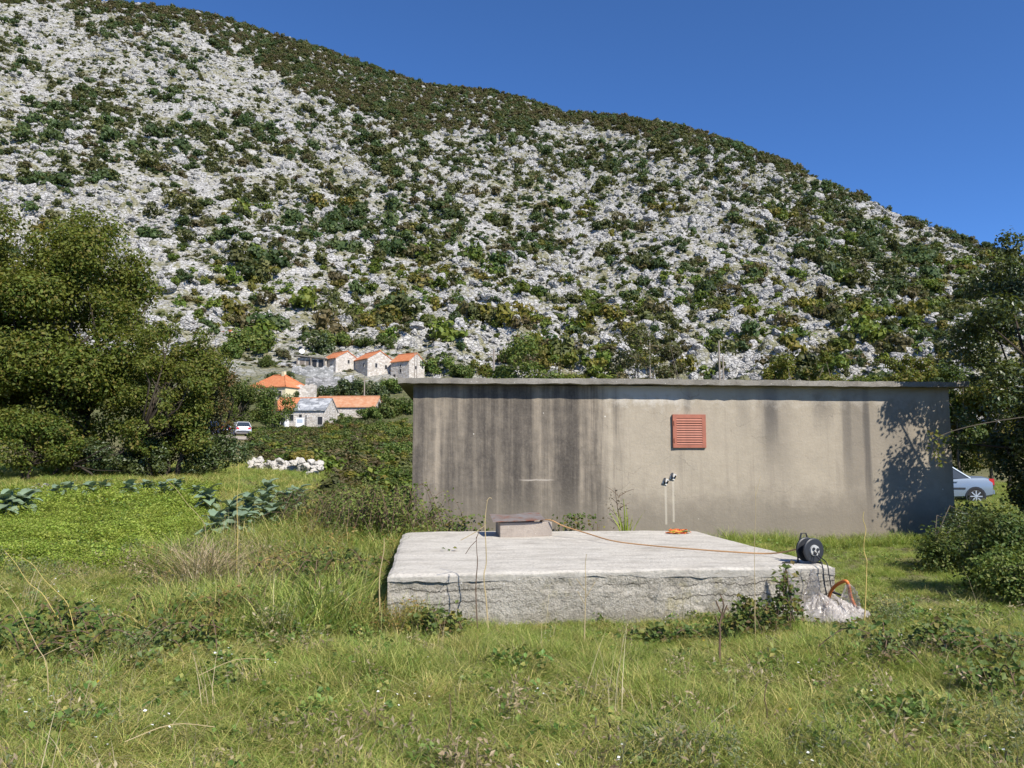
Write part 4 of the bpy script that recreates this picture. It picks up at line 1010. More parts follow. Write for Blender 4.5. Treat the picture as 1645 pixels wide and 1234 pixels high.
# ================================================================== cars
M_TYRE = plain('tyre_rubber', (0.02, 0.02, 0.021), 0.85); M_RIM = plain('alloy', (0.55, 0.56, 0.57), 0.35, 0.6); M_GLASS = plain('car_glass', (0.03, 0.04, 0.05), 0.08, 0, 0.8)
M_TAIL = plain('tail_lamp', (0.50, 0.03, 0.03), 0.2); M_HEAD = plain('head_lamp', (0.75, 0.77, 0.8), 0.15); M_PLATE = plain('number_plate', (0.75, 0.75, 0.72), 0.5)
def car(name, label, loc, yaw, colour, rear=True, coupe=False, length=3.85, group=None):
    """local x runs from the tail (0) to the nose"""
    t = thing(name, label, 'car', loc, (0, 0, yaw), group)
    pm = plain(name + '_paint', colour, 0.28, 0.25, 0.5, 0.04)
    k = length / 3.85
    if coupe: st = [(0.0, .66, .42, .80), (.05, .76, .30, .93), (.30, .81, .24, .99), (.9, .83, .22, .98), (1.6, .83, .21, .92), (2.6, .83, .21, .90), (3.3, .81, .22, .80), (3.7, .74, .26, .68), (3.85, .60, .34, .58)]
    else: st = [(0.0, .68, .40, .86), (.05, .77, .30, .95), (.30, .81, .24, .97), (.9, .82, .22, .96), (1.6, .83, .21, .93), (2.6, .83, .21, .92), (3.2, .81, .22, .84), (3.7, .74, .26, .72), (3.85, .60, .34, .60)]
    mb = MB(); m_ = 12
    for (x, hw, z0, z1) in st:
        h = z1 - z0
        for (a, b) in ((-.80, 0), (-.97, .12), (-1, .42), (-.985, .72), (-.93, .93), (-.6, 1.02), (.6, 1.02), (.93, .93), (.985, .72), (1, .42), (.97, .12), (.80, 0)): mb.v.append((x * k, a * hw, z0 + b * h))
    for i in range(len(st) - 1):
        for q in range(m_): mb.f.append((i * m_ + q, i * m_ + (q + 1) % m_, (i + 1) * m_ + (q + 1) % m_, (i + 1) * m_ + q))
    mb.f.append(tuple(range(m_))[::-1]); mb.f.append(tuple((len(st) - 1) * m_ + q for q in range(m_)))
    body = mb.build('body', pm, t, smooth=True)
    es = body.modifiers.new('edges', 'EDGE_SPLIT'); es.split_angle = R(40)
    if coupe: cb, ct, zt = (.78, 2.95), (1.35, 2.15), 1.36
    else: cb, ct, zt = (.10, 2.95), (.42, 2.20), 1.42
    V = [(cb[0], -.74, .93), (cb[1], -.76, .90), (cb[1], .76, .90), (cb[0], .74, .93), (ct[0], -.56, zt), (ct[1], -.58, zt), (ct[1], .58, zt), (ct[0], .56, zt)]
    V = [(v[0] * k, v[1], v[2]) for v in V]
    MB().add(V, [(0, 1, 5, 4), (1, 2, 6, 5), (2, 3, 7, 6), (3, 0, 4, 7), (4, 5, 6, 7)]).build('windows', M_GLASS, t)
    rf = MB(); rz = 0.045
    x0, x1 = ct[0] * k - .04, ct[1] * k + .04
    rf.add([(x0, -.58, zt - .01), (x1, -.60, zt - .01), (x1, .60, zt - .01), (x0, .58, zt - .01), (x0 + .1, -.48, zt + rz), (x1 - .1, -.5, zt + rz), (x1 - .1, .5, zt + rz), (x0 + .1, .48, zt + rz)], [(0, 1, 5, 4), (1, 2, 6, 5), (2, 3, 7, 6), (3, 0, 4, 7), (4, 5, 6, 7), (3, 2, 1, 0)])
    rf.build('roof', pm, t)
    pl = [(0, 4), (1, 5), (2, 6), (3, 7)]
    for a, b in pl: MB().tube([V[a], V[b]], .035, 6).build('pillar', pm, t)
    for s in (-1, 1):
        b0, b1 = Vector(((cb[0] + cb[1]) / 2 * k - .1, s * .755, .92)), Vector(((ct[0] + ct[1]) / 2 * k, s * .575, zt)); MB().tube([b0, b1], .03, 6).build('pillar', pm, t)
        MB().box((1.0 * k, s * .835 - .012, .55), (2.9 * k, s * .835 + .012, .61)).build('side_trim', M_BLK, t)
        MB().box((1.25 * k, s * .83 - .02, .80), (1.42 * k, s * .83 + .02, .835)).build('door_handle', pm, t)
        MB().box((2.62 * k, s * .86 - .08, .93), (2.72 * k, s * .86 + .08, 1.04)).build('mirror', pm, t)
        MB().box((-.012, s * .56 - .14, .70), (.10, s * .56 + .14, .90) if not coupe else (.16, s * .60 + .14, .92)).build('tail_light', M_TAIL, t)
        MB().box((3.62 * k, s * .50 - .14, .56), (3.80 * k, s * .50 + .14, .70)).build('headlight', M_HEAD, t)
        for wx in (.66 * k, 3.08 * k):
            M = Matrix.Translation((wx, s * .72, .30)) @ Matrix.Rotation(R(-90) * s, 4, 'X')
            MB().lathe([(.34, .02), (.345, .118)], 20, M).build('wheel_well_shade', M_BLK, t)  # black disc painted in for the shaded hollow of the wheel well
            w = MB().lathe([(.22, -.08), (.29, -.09), (.305, -.06), (.305, .10), (.29, .128), (.22, .12)], 24, M).build('tyre', M_TYRE, t)
            r = MB().lathe([(.215, .11), (.205, .132), (.20, .118), (.05, .112)], 20, M)
            for q in range(8):
                a = 2 * math.pi * q / 8; r.box((.04, -.020, .116), (.205, .020, .136), M @ Matrix.Rotation(a, 4, 'Z'))
            r.lathe([(.05, .11), (.045, .142), (.01, .143)], 12, M); r.build('rim', M_RIM, w)
    MB().box((-.03, -.70, .38), (.02, .70, .52)).build('rear_bumper', pm if coupe else M_BLK, t)
    MB().box((-.045, -.26, .60), (-.005, .26, .71)).build('number_plate', M_PLATE, t)
    MB().box((3.83 * k, -.26, .42), (3.875 * k, .26, .53)).build('number_plate', M_PLATE, t)
    return t
cr = pt(1582, 806, 28.6); cr[2] = float(zg(cr[0], cr[1]))
car('parked_car', 'silver blue coupe parked behind the right end of the hut', cr, R(174), (0.20, 0.25, 0.31), coupe=True, length=3.9)
# the lane: a pale gravel strip laid on the slope
lp = [pt(a, 705, b) for a, b in ((250, 92), (300, 86), (345, 81), (385, 77), (415, 74), (435, 72))]
Vl, Fl = [], []
sp2 = smooth_path(lp, 10)
for i, p in enumerate(sp2):
    for k, o_ in enumerate((-2.2, -.8, .8, 2.4)): Vl.append((p[0], p[1] + o_, float(zg(p[0], p[1] + o_)) + 0.07 + 0.03 * (k in (1, 2))))
ob('lane', mesh_np('lane', np.array(Vl), grid_faces(len(sp2), 4), True), plain('lane_gravel', (0.36, 0.31, 0.25), 0.95, var=.25, sc=2), kind='structure')
def road_car(px, D, label, yaw, col):
    p = pt(px, 703, D); p[2] = float(zg(p[0], p[1])) + 0.12
    car('parked_car', label, p, yaw, col)
road_car(391, 78.5, 'white hatchback on the lane at the edge of the left trees', R(118), (0.66, 0.67, 0.68))
road_car(362, 81.0, 'dark navy car on the lane next to the white hatchback', R(160), (0.02, 0.03, 0.09))
road_car(338, 84.0, 'blue car on the lane, farthest left behind tree branches', R(160), (0.05, 0.10, 0.24))

# ================================================================== trees
def bark(name, c): return plain(name, c, 0.95, var=0.45, sc=6, spec=0.1)
M_BARK = bark('bark', (0.10, 0.085, 0.065)); M_BARKD = bark('dark_bark', (0.055, 0.045, 0.035))
L_ = {'walnut': leafmat('leaf_big_tree', [(0.055, 0.090, 0.016), (0.090, 0.135, 0.022), (0.125, 0.170, 0.028), (0.150, 0.190, 0.034), (0.110, 0.150, 0.026), (0.200, 0.165, 0.040)], 0.38, objvar=.1, patch=.8),
      'rust': leafmat('leaf_rusty', [(0.061, 0.068, 0.019), (0.095, 0.097, 0.027), (0.142, 0.115, 0.041), (0.162, 0.095, 0.038)], 0.22, objvar=.12),
      'deep': leafmat('leaf_deep', [(0.022, 0.043, 0.014), (0.035, 0.065, 0.019), (0.054, 0.089, 0.027), (0.081, 0.115, 0.041)], 0.22, 0.42, objvar=.08, spec=.5, patch=.35),  # deep green; also stands for shade in bushes under the left trees
      'bank': leafmat('leaf_bank', [(0.047, 0.084, 0.016), (0.081, 0.128, 0.024), (0.115, 0.162, 0.035), (0.149, 0.169, 0.047)], 0.28, objvar=.25),
      'hedge': leafmat('leaf_hedge', [(0.036, 0.064, 0.014), (0.060, 0.096, 0.020), (0.085, 0.125, 0.028), (0.120, 0.135, 0.036)], 0.25, objvar=.1, patch=.6),
      'lime': leafmat('leaf_lime', [(0.095, 0.128, 0.019), (0.142, 0.176, 0.027), (0.182, 0.189, 0.035), (0.203, 0.162, 0.041)], 0.32, objvar=.15),
      'hazel': leafmat('leaf_brownish', [(0.074, 0.076, 0.032), (0.101, 0.095, 0.041), (0.081, 0.108, 0.032), (0.135, 0.108, 0.054)], 0.22, objvar=.12)}
def gnd(px, py, D):
    p = pt(px, py, D); p[2] = float(zall(p[0], p[1])); return p
tree('broadleaf_tree', 'large spreading green tree at the left edge of the field', 'tree', gnd(105, 768, 26.5), 2.2, (-0.1, 0, 4.8), (3.2, 2.4, 4.5), 120, 0.86, 80000, 0.125, L_['walnut'], M_BARKD, 1, 0.20, 2, shell=0.3)
tree('broadleaf_tree', 'green tree cut off by the left picture edge', 'tree', gnd(-75, 772, 25), 2.0, (0, 0, 5.0), (2.6, 2.4, 4.6), 60, 0.85, 34000, 0.125, L_['walnut'], M_BARKD, 2, 0.18, 2, shell=0.3)
tree('broadleaf_tree', 'slimmer tree with rusty tinted leaves right of the large tree', 'tree', gnd(268, 772, 25.5), 1.4, (0.1, 0, 2.7), (1.75, 1.4, 2.7), 60, 0.50, 24000, 0.10, L_['walnut'], M_BARKD, 3, 0.12, 3, shell=0.3)
tree('broadleaf_tree', 'thin brownish tree in front of the parked lane cars', 'tree', gnd(328, 768, 27.5), 1.2, (0.0, 0, 2.4), (1.2, 1.1, 2.35), 36, 0.42, 12000, 0.095, L_['rust'], M_BARKD, 4, 0.09, 3, shell=0.3)
tree('bush', 'dark leafy bush under the large left tree', 'bush', gnd(40, 775, 24.6), 0.6, (0, 0, 1.2), (1.9, .9, 1.2), 30, 0.45, 11000, 0.10, L_['walnut'], M_BARKD, 5, 0.07, 3)
tree('bush', 'low bush, leaves coloured dark for shade, between the large tree and the slim tree', 'bush', gnd(190, 775, 25.2), 0.5, (0, 0, 0.7), (1.7, .8, 0.8), 26, 0.40, 9000, 0.09, L_['deep'], M_BARKD, 6, 0.05, 3)  # dark leaf colour imitates the deep shade under the trees
tree('bush', 'bush coloured dark for shade in the hedge below the thin brownish tree', 'bush', gnd(310, 775, 26.0), 0.5, (0, 0, 0.8), (1.7, .8, 0.85), 26, 0.40, 9000, 0.09, L_['deep'], M_BARKD, 7, 0.05, 3)  # shade below the tree is put into the dark leaf colour
tree('broadleaf_tree', 'green tree beside the white hatchback below the cream house', 'tree', gnd(440, 702, 92), 1.6, (0, 0, 3.2), (2.3, 2.0, 2.6), 26, 0.85, 6000, 0.22, L_['bank'], M_BARK, 8, 0.16, 2)
tree('broadleaf_tree', 'green tree on the lane between the navy car and the cream house', 'tree', gnd(385, 690, 92), 1.8, (0, 0, 3.8), (3.2, 2.2, 3.2), 28, 1.0, 7000, 0.24, L_['bank'], M_BARK, 9, 0.18, 2)
# tree at the right end of the hut: it shades the wall
tb = np.array([9.55, 14.15, 0.0])
tree('broadleaf_tree', 'dark dense tree at the right end of the hut, shading its wall', 'tree', tb, 1.3, (0.10, -0.05, 3.0), (1.55, 1.15, 2.9), 88, 0.41, 47000, 0.075, L_['deep'], M_BARKD, 12, 0.13, 3, shell=0.25, gap=(-1.2, 0, 1.25, .62, 2.0, .62),
     extra=[(-1.35, -0.1, 2.35, .22, .22, .22), (-1.2, 0, 4.0, .3, .3, .3), (-.3, 0, 5.55, .28, .28, .3), (.45, 0, 5.85, .3, .3, .35), (-1.3, 0.0, 0.5, .4, .4, .4)])
tree('broadleaf_tree', 'tree at the right picture edge, in front of the dark tree', 'tree', np.array([10.75, 12.7, 0.0]), 1.2, (0.0, 0, 2.9), (1.05, 1.1, 2.7), 50, 0.42, 26000, 0.072, L_['deep'], M_BARKD, 13, 0.10, 2, shell=0.25)
def rbush(label, px, py, D, w, h, n, seed, mat, leaf=0.05):
    tree('bush', label, 'bush', gnd(px, py, D), 0.35, (0, 0, h * 0.5), (w, w * 0.8, h * 0.55), 26, 0.26, n, leaf, mat, M_BARK, seed, 0.03, 4, flat=0.9)
rbush('bushy green shrub at the right edge of the lawn', 1618, 962, 9.5, 0.66, 0.86, 10000, 20, L_['hedge'])
rbush('small green shrub in front of the shaded end of the hut', 1552, 905, 11.4, 0.58, 0.52, 6500, 21, L_['hedge'])
rbush('green shrub below the trees at the right picture edge', 1655, 985, 8.6, 0.6, 0.6, 5000, 22, L_['bank'], 0.045)
rbush('dark shrub in the shade of the hut corner', 1568, 868, 13.4, 0.7, 0.6, 5000, 23, L_['deep'])
# a light sprig hanging before the shaded wall
sp = pt(1507, 720, 12.4)
t = thing('leafy_twig', 'light green leafy twig in front of the shaded wall end', 'twig', sp)
q0 = np.array([9.4, 12.4, 2.3]) - sp
MB().tube(smooth_path([q0, q0 * 0.5 + np.array([0, 0, .22]), (0.06, 0, .2), (-.05, 0, -.22)], 5), 0.007, 5).build('stem', M_BARK, t)
rgt = np.random.default_rng(77); C = np.stack([rgt.normal(0, .08, 70), rgt.normal(0, .08, 70), rgt.uniform(-.3, .28, 70)], 1)
Vq, Fq = leafquads(C, rgt.normal(size=(70, 3)) + np.array([.3, -.8, .6]), 0.07, rgt); ob('leaves', mesh_np('leaves', Vq, Fq), L_['lime'], t)
# trees showing above and beside the hut
for i, (lab, px, D, ytop, wpx, kd) in enumerate([
        ('round yellow-green tree showing above the left half of the hut', 850, 34, 548, 52, 'bank'), ('small green tree top above the hut roof, beside the round one', 915, 36, 575, 34, 'lime'),
        ('sparse brown-leaved tree above the middle of the hut roof', 1030, 34, 528, 62, 'hazel'), ('brown-green tree right of the sparse one above the hut', 1085, 38, 560, 32, 'hazel'),
        ('lime green tree top right of the brown poles', 1265, 38, 572, 44, 'lime'), ('yellowish tree top above the right half of the hut roof', 1335, 37, 580, 42, 'lime'),
        ('green tree top over the hut, third from its right end', 1405, 36, 574, 46, 'bank'), ('lime green tree top over the right end of the hut', 1470, 35, 566, 46, 'lime'),
        ('yellow-green tree between the hut and the dark tree', 1545, 37, 585, 46, 'bank'), ('lime green tree behind the silver blue coupe', 1600, 36, 600, 50, 'lime')]):
    b = gnd(px, 760, D); ztop = pt(px, ytop - 16, D)[2] - b[2]; rx = wpx * 1.15 / 1250 * D
    tree('broadleaf_tree', lab, 'tree', b, ztop * 0.35, (0, 0, ztop * 0.54), (rx, rx, ztop * 0.46), 30, rx * 0.34, 11000 if kd != 'hazel' else 6500, 0.14, L_[kd], M_BARK, 40 + i, 0.11, 2, group='trees growing behind the hut', limbs=22)
# bushes of the bank between field and village, round the village
BUSH = [shrub_mesh('bush', 800 + i, 2600, 0.115, L_['bank'], .85, 22, 0.30, False) for i in range(5)]
rgv = np.random.default_rng(31)
def bush(label, px, py, D, rpx, mat, group, hz=1.0, i=[0]):
    b = gnd(px, py, D); r = rpx / 1250 * D; i[0] += 1
    o = ob('bush', BUSH[i[0] % 5], None, None, (b[0], b[1], b[2] - 0.1 * r), (0, 0, rgv.uniform(0, 6)), (r, r, r * hz), label=label, category='bush', group=group); paint(o, mat)
def bzone(D): return 'nearest the hut wall' if D < 34 else 'on its lower half' if D < 62 else 'on its upper half' if D < 95 else 'just below the barn'
for px, D, rpx, m in ((640, 17.5, 62, 'bank'), (600, 19, 50, 'bank'), (645, 21, 62, 'bank'), (560, 23, 40, 'bank'), (620, 26, 55, 'bank'), (585, 30, 50, 'hazel'), (650, 32, 52, 'bank'), (545, 36, 42, 'hazel'), (610, 40, 46, 'bank'),
                      (510, 43, 34, 'rust'), (570, 47, 42, 'bank'), (640, 50, 48, 'bank'), (530, 55, 36, 'bank'), (480, 56, 26, 'rust'), (600, 60, 42, 'lime'), (560, 68, 38, 'bank'), (645, 70, 44, 'bank'), (510, 72, 28, 'rust'), 
                      (600, 82, 38, 'bank'), (540, 86, 34, 'bank'), (640, 92, 40, 'lime'), (480, 90, 20, 'rust'), (575, 100, 34, 'bank'), (620, 108, 34, 'bank'), (550, 112, 26, 'bank'), (650, 118, 36, 'bank')):
    bush('%s bush in the overgrown bank left of the hut, %s' % ({'bank': 'green', 'lime': 'light green', 'rust': 'brown tinted', 'hazel': 'dull brownish'}[m], bzone(D)), px, 700, D, rpx * 0.62, L_[m], m + ' bushes on the bank, ' + bzone(D), 1.05)
for k in range(46):
    px = rgv.uniform(415, 665); D = 24 + 92 * rgv.uniform() ** 1.1
    if px < 520 and D < 46 or px < 470 and D < 79: continue
    if 385 < px < 530 and D > 100: continue
    m = rgv.choice(['bank', 'bank', 'hazel', 'lime', 'rust']) if px > 520 else rgv.choice(['rust', 'hazel', 'bank'])
    bush('%s bush in the overgrown bank left of the hut, %s' % ({'bank': 'green', 'lime': 'light green', 'rust': 'brown tinted', 'hazel': 'dull brownish'}[m], bzone(D)), px, 700, D, rgv.uniform(14, 26) * (1 if px > 520 else .62), L_[m], m + ' bushes on the bank, ' + bzone(D), 1.0)
nb = 9000; xb, yb = rgv.uniform(-62, -2.5, nb), rgv.uniform(22, 122, nb); zb_ = zg(xb, yb); pxb, pyb, fb = proj(np.stack([xb, yb, zb_], 1))
kb = (pxb > 425 - 18 * (yb > 50)) & (pxb < 690) & ~((pxb < 525) & (yb < 38)); xb, yb, zb_ = xb[kb], yb[kb], zb_[kb]; nb = len(xb); sb = rgv.uniform(.25, .75, nb)
scatter('undergrowth', np.stack([xb, yb, zb_ - .05], 1), np.stack([np.zeros(nb), np.zeros(nb), rgv.uniform(0, 6.28, nb)], 1), np.stack([sb * 1.2, sb * 1.2, sb], 1), rgv.choice(5, nb, p=[.1, .27, .2, .28, .15]), [proto('growth_kind_%02d' % i, SHRUB[k][1]) for i, k in enumerate(KINDS)], kind='stuff', label='tangled low growth on the bank below the village', category='undergrowth')
for lab, px, py, rpx, m in (('bright green tree crown above the cream house', 405, 568, 40, 'bank'), ('bright green bush left of the bright tree crown', 365, 575, 24, 'bank'), ('dark green bush behind the satellite dish', 508, 565, 28, 'deep'), ('green bush above the first stone house', 540, 558, 26, 'bank'),
        ('rust brown bush above the first stone house', 555, 556, 17, 'rust'), ('small green bush above the middle stone house', 585, 560, 18, 'bank'), ('green bush behind the rightmost stone house', 615, 560, 20, 'bank'), ('green tree right of the rightmost stone house', 700, 600, 30, 'bank'), ('green hedge bush beside the cream house roof', 448, 622, 24, 'deep'),
        ('dark bush left of the curved terrace wall', 470, 640, 12, 'deep'), ('dark green bush below the curved terrace wall', 530, 640, 20, 'deep'), ('rounded dark bush at the foot of the first stone house', 565, 636, 26, 'deep'), ('dark green bush below the middle stone house', 600, 640, 24, 'deep'), ('bush at the foot of the rightmost stone house', 628, 630, 22, 'bank'),
        ('green bush right of the barn roof', 618, 668, 28, 'bank'), ('green bush beside the hut roof corner', 645, 665, 24, 'bank'), ('bush covering the right end of the barn roof', 590, 678, 24, 'bank'), ('green bush at the end of the cottage', 545, 690, 22, 'bank'), ('fresh green bush left of the cottage', 425, 676, 20, 'lime'), ('green bush above the terrace wall', 430, 590, 16, 'bank'), ('olive bush among rocks left of the annex', 455, 575, 14, 'hazel'),
        ('pale bush between hut roof and hillside', 735, 612, 26, 'bank'), ('green bush behind the hut pole', 770, 606, 24, 'lime'), ('green bush behind the hut roof, right of its pole', 812, 606, 20, 'bank')):
    h = hit(px, py, 60)
    bush(lab, px, py, h[1], rpx * 1.12, L_[m], 'bushes round the village', 1.05)

# ---- row of white stones
sw = hit(450, 760, 20)
t = thing('stone_row', 'row of pale field stones at the edge of the field', 'stones', sw)
rgs = np.random.default_rng(55); M_WST = plain('white_field_stone', (0.46, 0.435, 0.39), 0.9, var=.35, sc=3)
for k in range(110):
    px = rgs.uniform(402, 515); Dk = 33 + rgs.normal() * 0.35 - (px - 400) * 0.03; p = pt(px, 752, Dk); p[2] = zg(p[0], p[1]) + rgs.choice([0.1, 0.27, 0.42], p=[.42, .36, .22])
    s = rgs.uniform(.10, .22)
    ob('stone', ROCKS[k % 8], None, t, p - sw, (rgs.uniform(-.5, .5), rgs.uniform(-.5, .5), rgs.uniform(0, 6)), s)
    paint(t.children[-1], M_WST)
# ================================================================== grass, weeds and single plants
def grassmat(name, cols, trans=0.42): return leafmat(name, cols, trans, 0.5, 0.22, 0.3)
GM = {'green': grassmat('grass_green', [(0.139, 0.234, 0.036), (0.237, 0.343, 0.062), (0.321, 0.411, 0.089), (0.472, 0.493, 0.145)]),
      'olive': grassmat('grass_olive', [(0.237, 0.274, 0.066), (0.361, 0.384, 0.099), (0.512, 0.478, 0.155), (0.749, 0.629, 0.244)]),
      'straw': grassmat('grass_straw', [(0.300, 0.250, 0.120), (0.420, 0.350, 0.190), (0.520, 0.440, 0.270)], 0.3),
      'lush': grassmat('leaf_lush', [(0.230, 0.320, 0.045), (0.290, 0.390, 0.055), (0.340, 0.430, 0.075), (0.360, 0.400, 0.090)], 0.45),
      'weed': grassmat('leaf_weed', [(0.068, 0.138, 0.028), (0.126, 0.211, 0.045), (0.194, 0.264, 0.068), (0.296, 0.274, 0.081)], 0.3),
      'grey': grassmat('leaf_greyish', [(0.130, 0.170, 0.070), (0.180, 0.215, 0.095), (0.220, 0.220, 0.120)], 0.3)}
def blades(n, rad, h0, h1, w, lean, rg):
    a = rg.uniform(0, 6.28, n); r = rad * np.sqrt(rg.uniform(0, 1, n)); base = np.stack([r * np.cos(a), r * np.sin(a), np.full(n, -0.02)], 1)
    h = rg.uniform(h0, h1, n); ld = rg.uniform(0, 6.28, n); lm = h * lean * rg.uniform(0.3, 1.5, n)
    dv = np.stack([np.cos(ld), np.sin(ld), np.zeros(n)], 1); fa = ld + math.pi / 2 + rg.normal(0, .6, n); side = np.stack([np.cos(fa), np.sin(fa), np.zeros(n)], 1)
    rows = []
    for f, ww in ((0, 1.0), (0.4, 0.85), (0.75, 0.55), (1.0, 0.08)):
        zz = h * (f - 0.28 * (lean) * f ** 2.5)
        c = base + dv * (lm * f ** 1.9)[:, None] + np.stack([np.zeros(n), np.zeros(n), zz], 1)
        hw = (w * ww * rg.uniform(.7, 1.3, n))[:, None] / 2
        rows += [c - side * hw, c + side * hw]
    V = np.stack(rows, 1).reshape(-1, 3); b = (np.arange(n) * 8)[:, None]
    F = np.concatenate([b + np.array([0, 1, 3, 2]), b + np.array([2, 3, 5, 4]), b + np.array([4, 5, 7, 6])])
    return V, F
def leaflets(n, rad, h, size, rg, up=1.0, asp=.7):
    a = rg.uniform(0, 6.28, n); r = rad * np.sqrt(rg.uniform(0, 1, n)); zz = h * rg.uniform(0.15, 1, n) * (1 - 0.4 * (r / rad) ** 2)
    return leafquads(np.stack([r * np.cos(a), r * np.sin(a), zz], 1), rg.normal(size=(n, 3)) * .5 + np.array([0, 0, up]), size, rg, asp)
def join(*parts):
    V, F, o = [], [], 0
    for v, f in parts: V.append(v); F.append(f + o); o += len(v)
    return np.concatenate(V), np.concatenate(F)
rgg = np.random.default_rng(202)
KG = []                                     # kinds of tuft: (name, mesh)
def kind_(name, VF, mat): KG.append(proto('tuft_%02d_%s' % (len(KG), name), mesh_np(name, *VF), mat)); return len(KG) - 1
near_green = [kind_('green', blades(80, .11, .05, .16, .0042, 1.1, rgg), GM['green']) for _ in range(4)]
near_olive = [kind_('olive', blades(80, .12, .05, .16, .0040, 1.35, rgg), GM['olive']) for _ in range(4)]
near_straw = [kind_('straw', blades(40, .12, .05, .18, .0036, 1.5, rgg), GM['straw']) for _ in range(3)]
weeds = [kind_('weed', leaflets(26, .10, .12, .040, rgg), GM['weed']) for _ in range(3)]
greys = [kind_('grey', join(leaflets(60, .10, .20, .020, rgg, .6, .4), blades(8, .06, .12, .26, .003, .4, rgg)), GM['grey']) for _ in range(2)]
lush = [kind_('lush', leaflets(190, .19, .16, .028, rgg, 1.3, .7), GM['lush']) for _ in range(3)]
tall = [kind_('tall', blades(46, .12, .14, .36, .0055, .8, rgg), GM['green']) for _ in range(3)]
tallo = [kind_('tall_olive', blades(40, .12, .14, .38, .005, .8, rgg), GM['olive']) for _ in range(2)]
far_g = [kind_('far', blades(60, .24, .12, .38, .012, .8, rgg), GM['green']) for _ in range(2)]
far_o = [kind_('far_olive', blades(60, .24, .12, .38, .011, .9, rgg), GM['olive']) for _ in range(2)]
stalk = [kind_('stalk', blades(5, .05, .35, .70, .0040, .35, rgg), GM['straw']) for _ in range(2)]
M_PETAL = plain('white_petals', (0.78, 0.78, 0.74), 0.6); M_YPETAL = plain('yellow_petals', (0.62, 0.45, 0.03), 0.6)
wyel = [kind_('yellow_weed', join(leaflets(46, .12, .30, .030, rgg, .6, .45), blades(6, .05, .2, .36, .004, .3, rgg)), grassmat('leaf_turning', [(0.260, 0.230, 0.060), (0.330, 0.230, 0.070), (0.220, 0.240, 0.060), (0.340, 0.180, 0.070)], .35)) for _ in range(2)]
dead = [kind_('dead', join(leaflets(50, .13, .20, .032, rgg, .4, .4), blades(10, .08, .12, .34, .004, .7, rgg)), grassmat('leaf_dead', [(0.230, 0.180, 0.100), (0.300, 0.240, 0.140), (0.360, 0.300, 0.190), (0.170, 0.130, 0.075)], .2)) for _ in range(2)]
fl_w = [kind_('flower', leaflets(7, .08, .16, .014, rgg, 1.5, 1.0), M_PETAL)]
fl_y = [kind_('yellow_leaf', leaflets(3, .06, .14, .022, rgg, 1.2, .9), M_YPETAL)]
def inside_quad(x, y, pts):
    ins = np.ones(len(x), bool); n = len(pts)
    for i in range(n):
        a, b = pts[i], pts[(i + 1) % n]; ins &= ((b[0] - a[0]) * (y - a[1]) - (b[1] - a[1]) * (x - a[0])) > 0
    return ins
CQ = [Q[k] for k in ('fl', 'fr', 'br', 'bl')]
HQ = [HO, HO + HX * HW, HO + HX * HW + HY * HDEP, HO + HY * HDEP]
P_, I_, S_, T_ = [], [], [], []
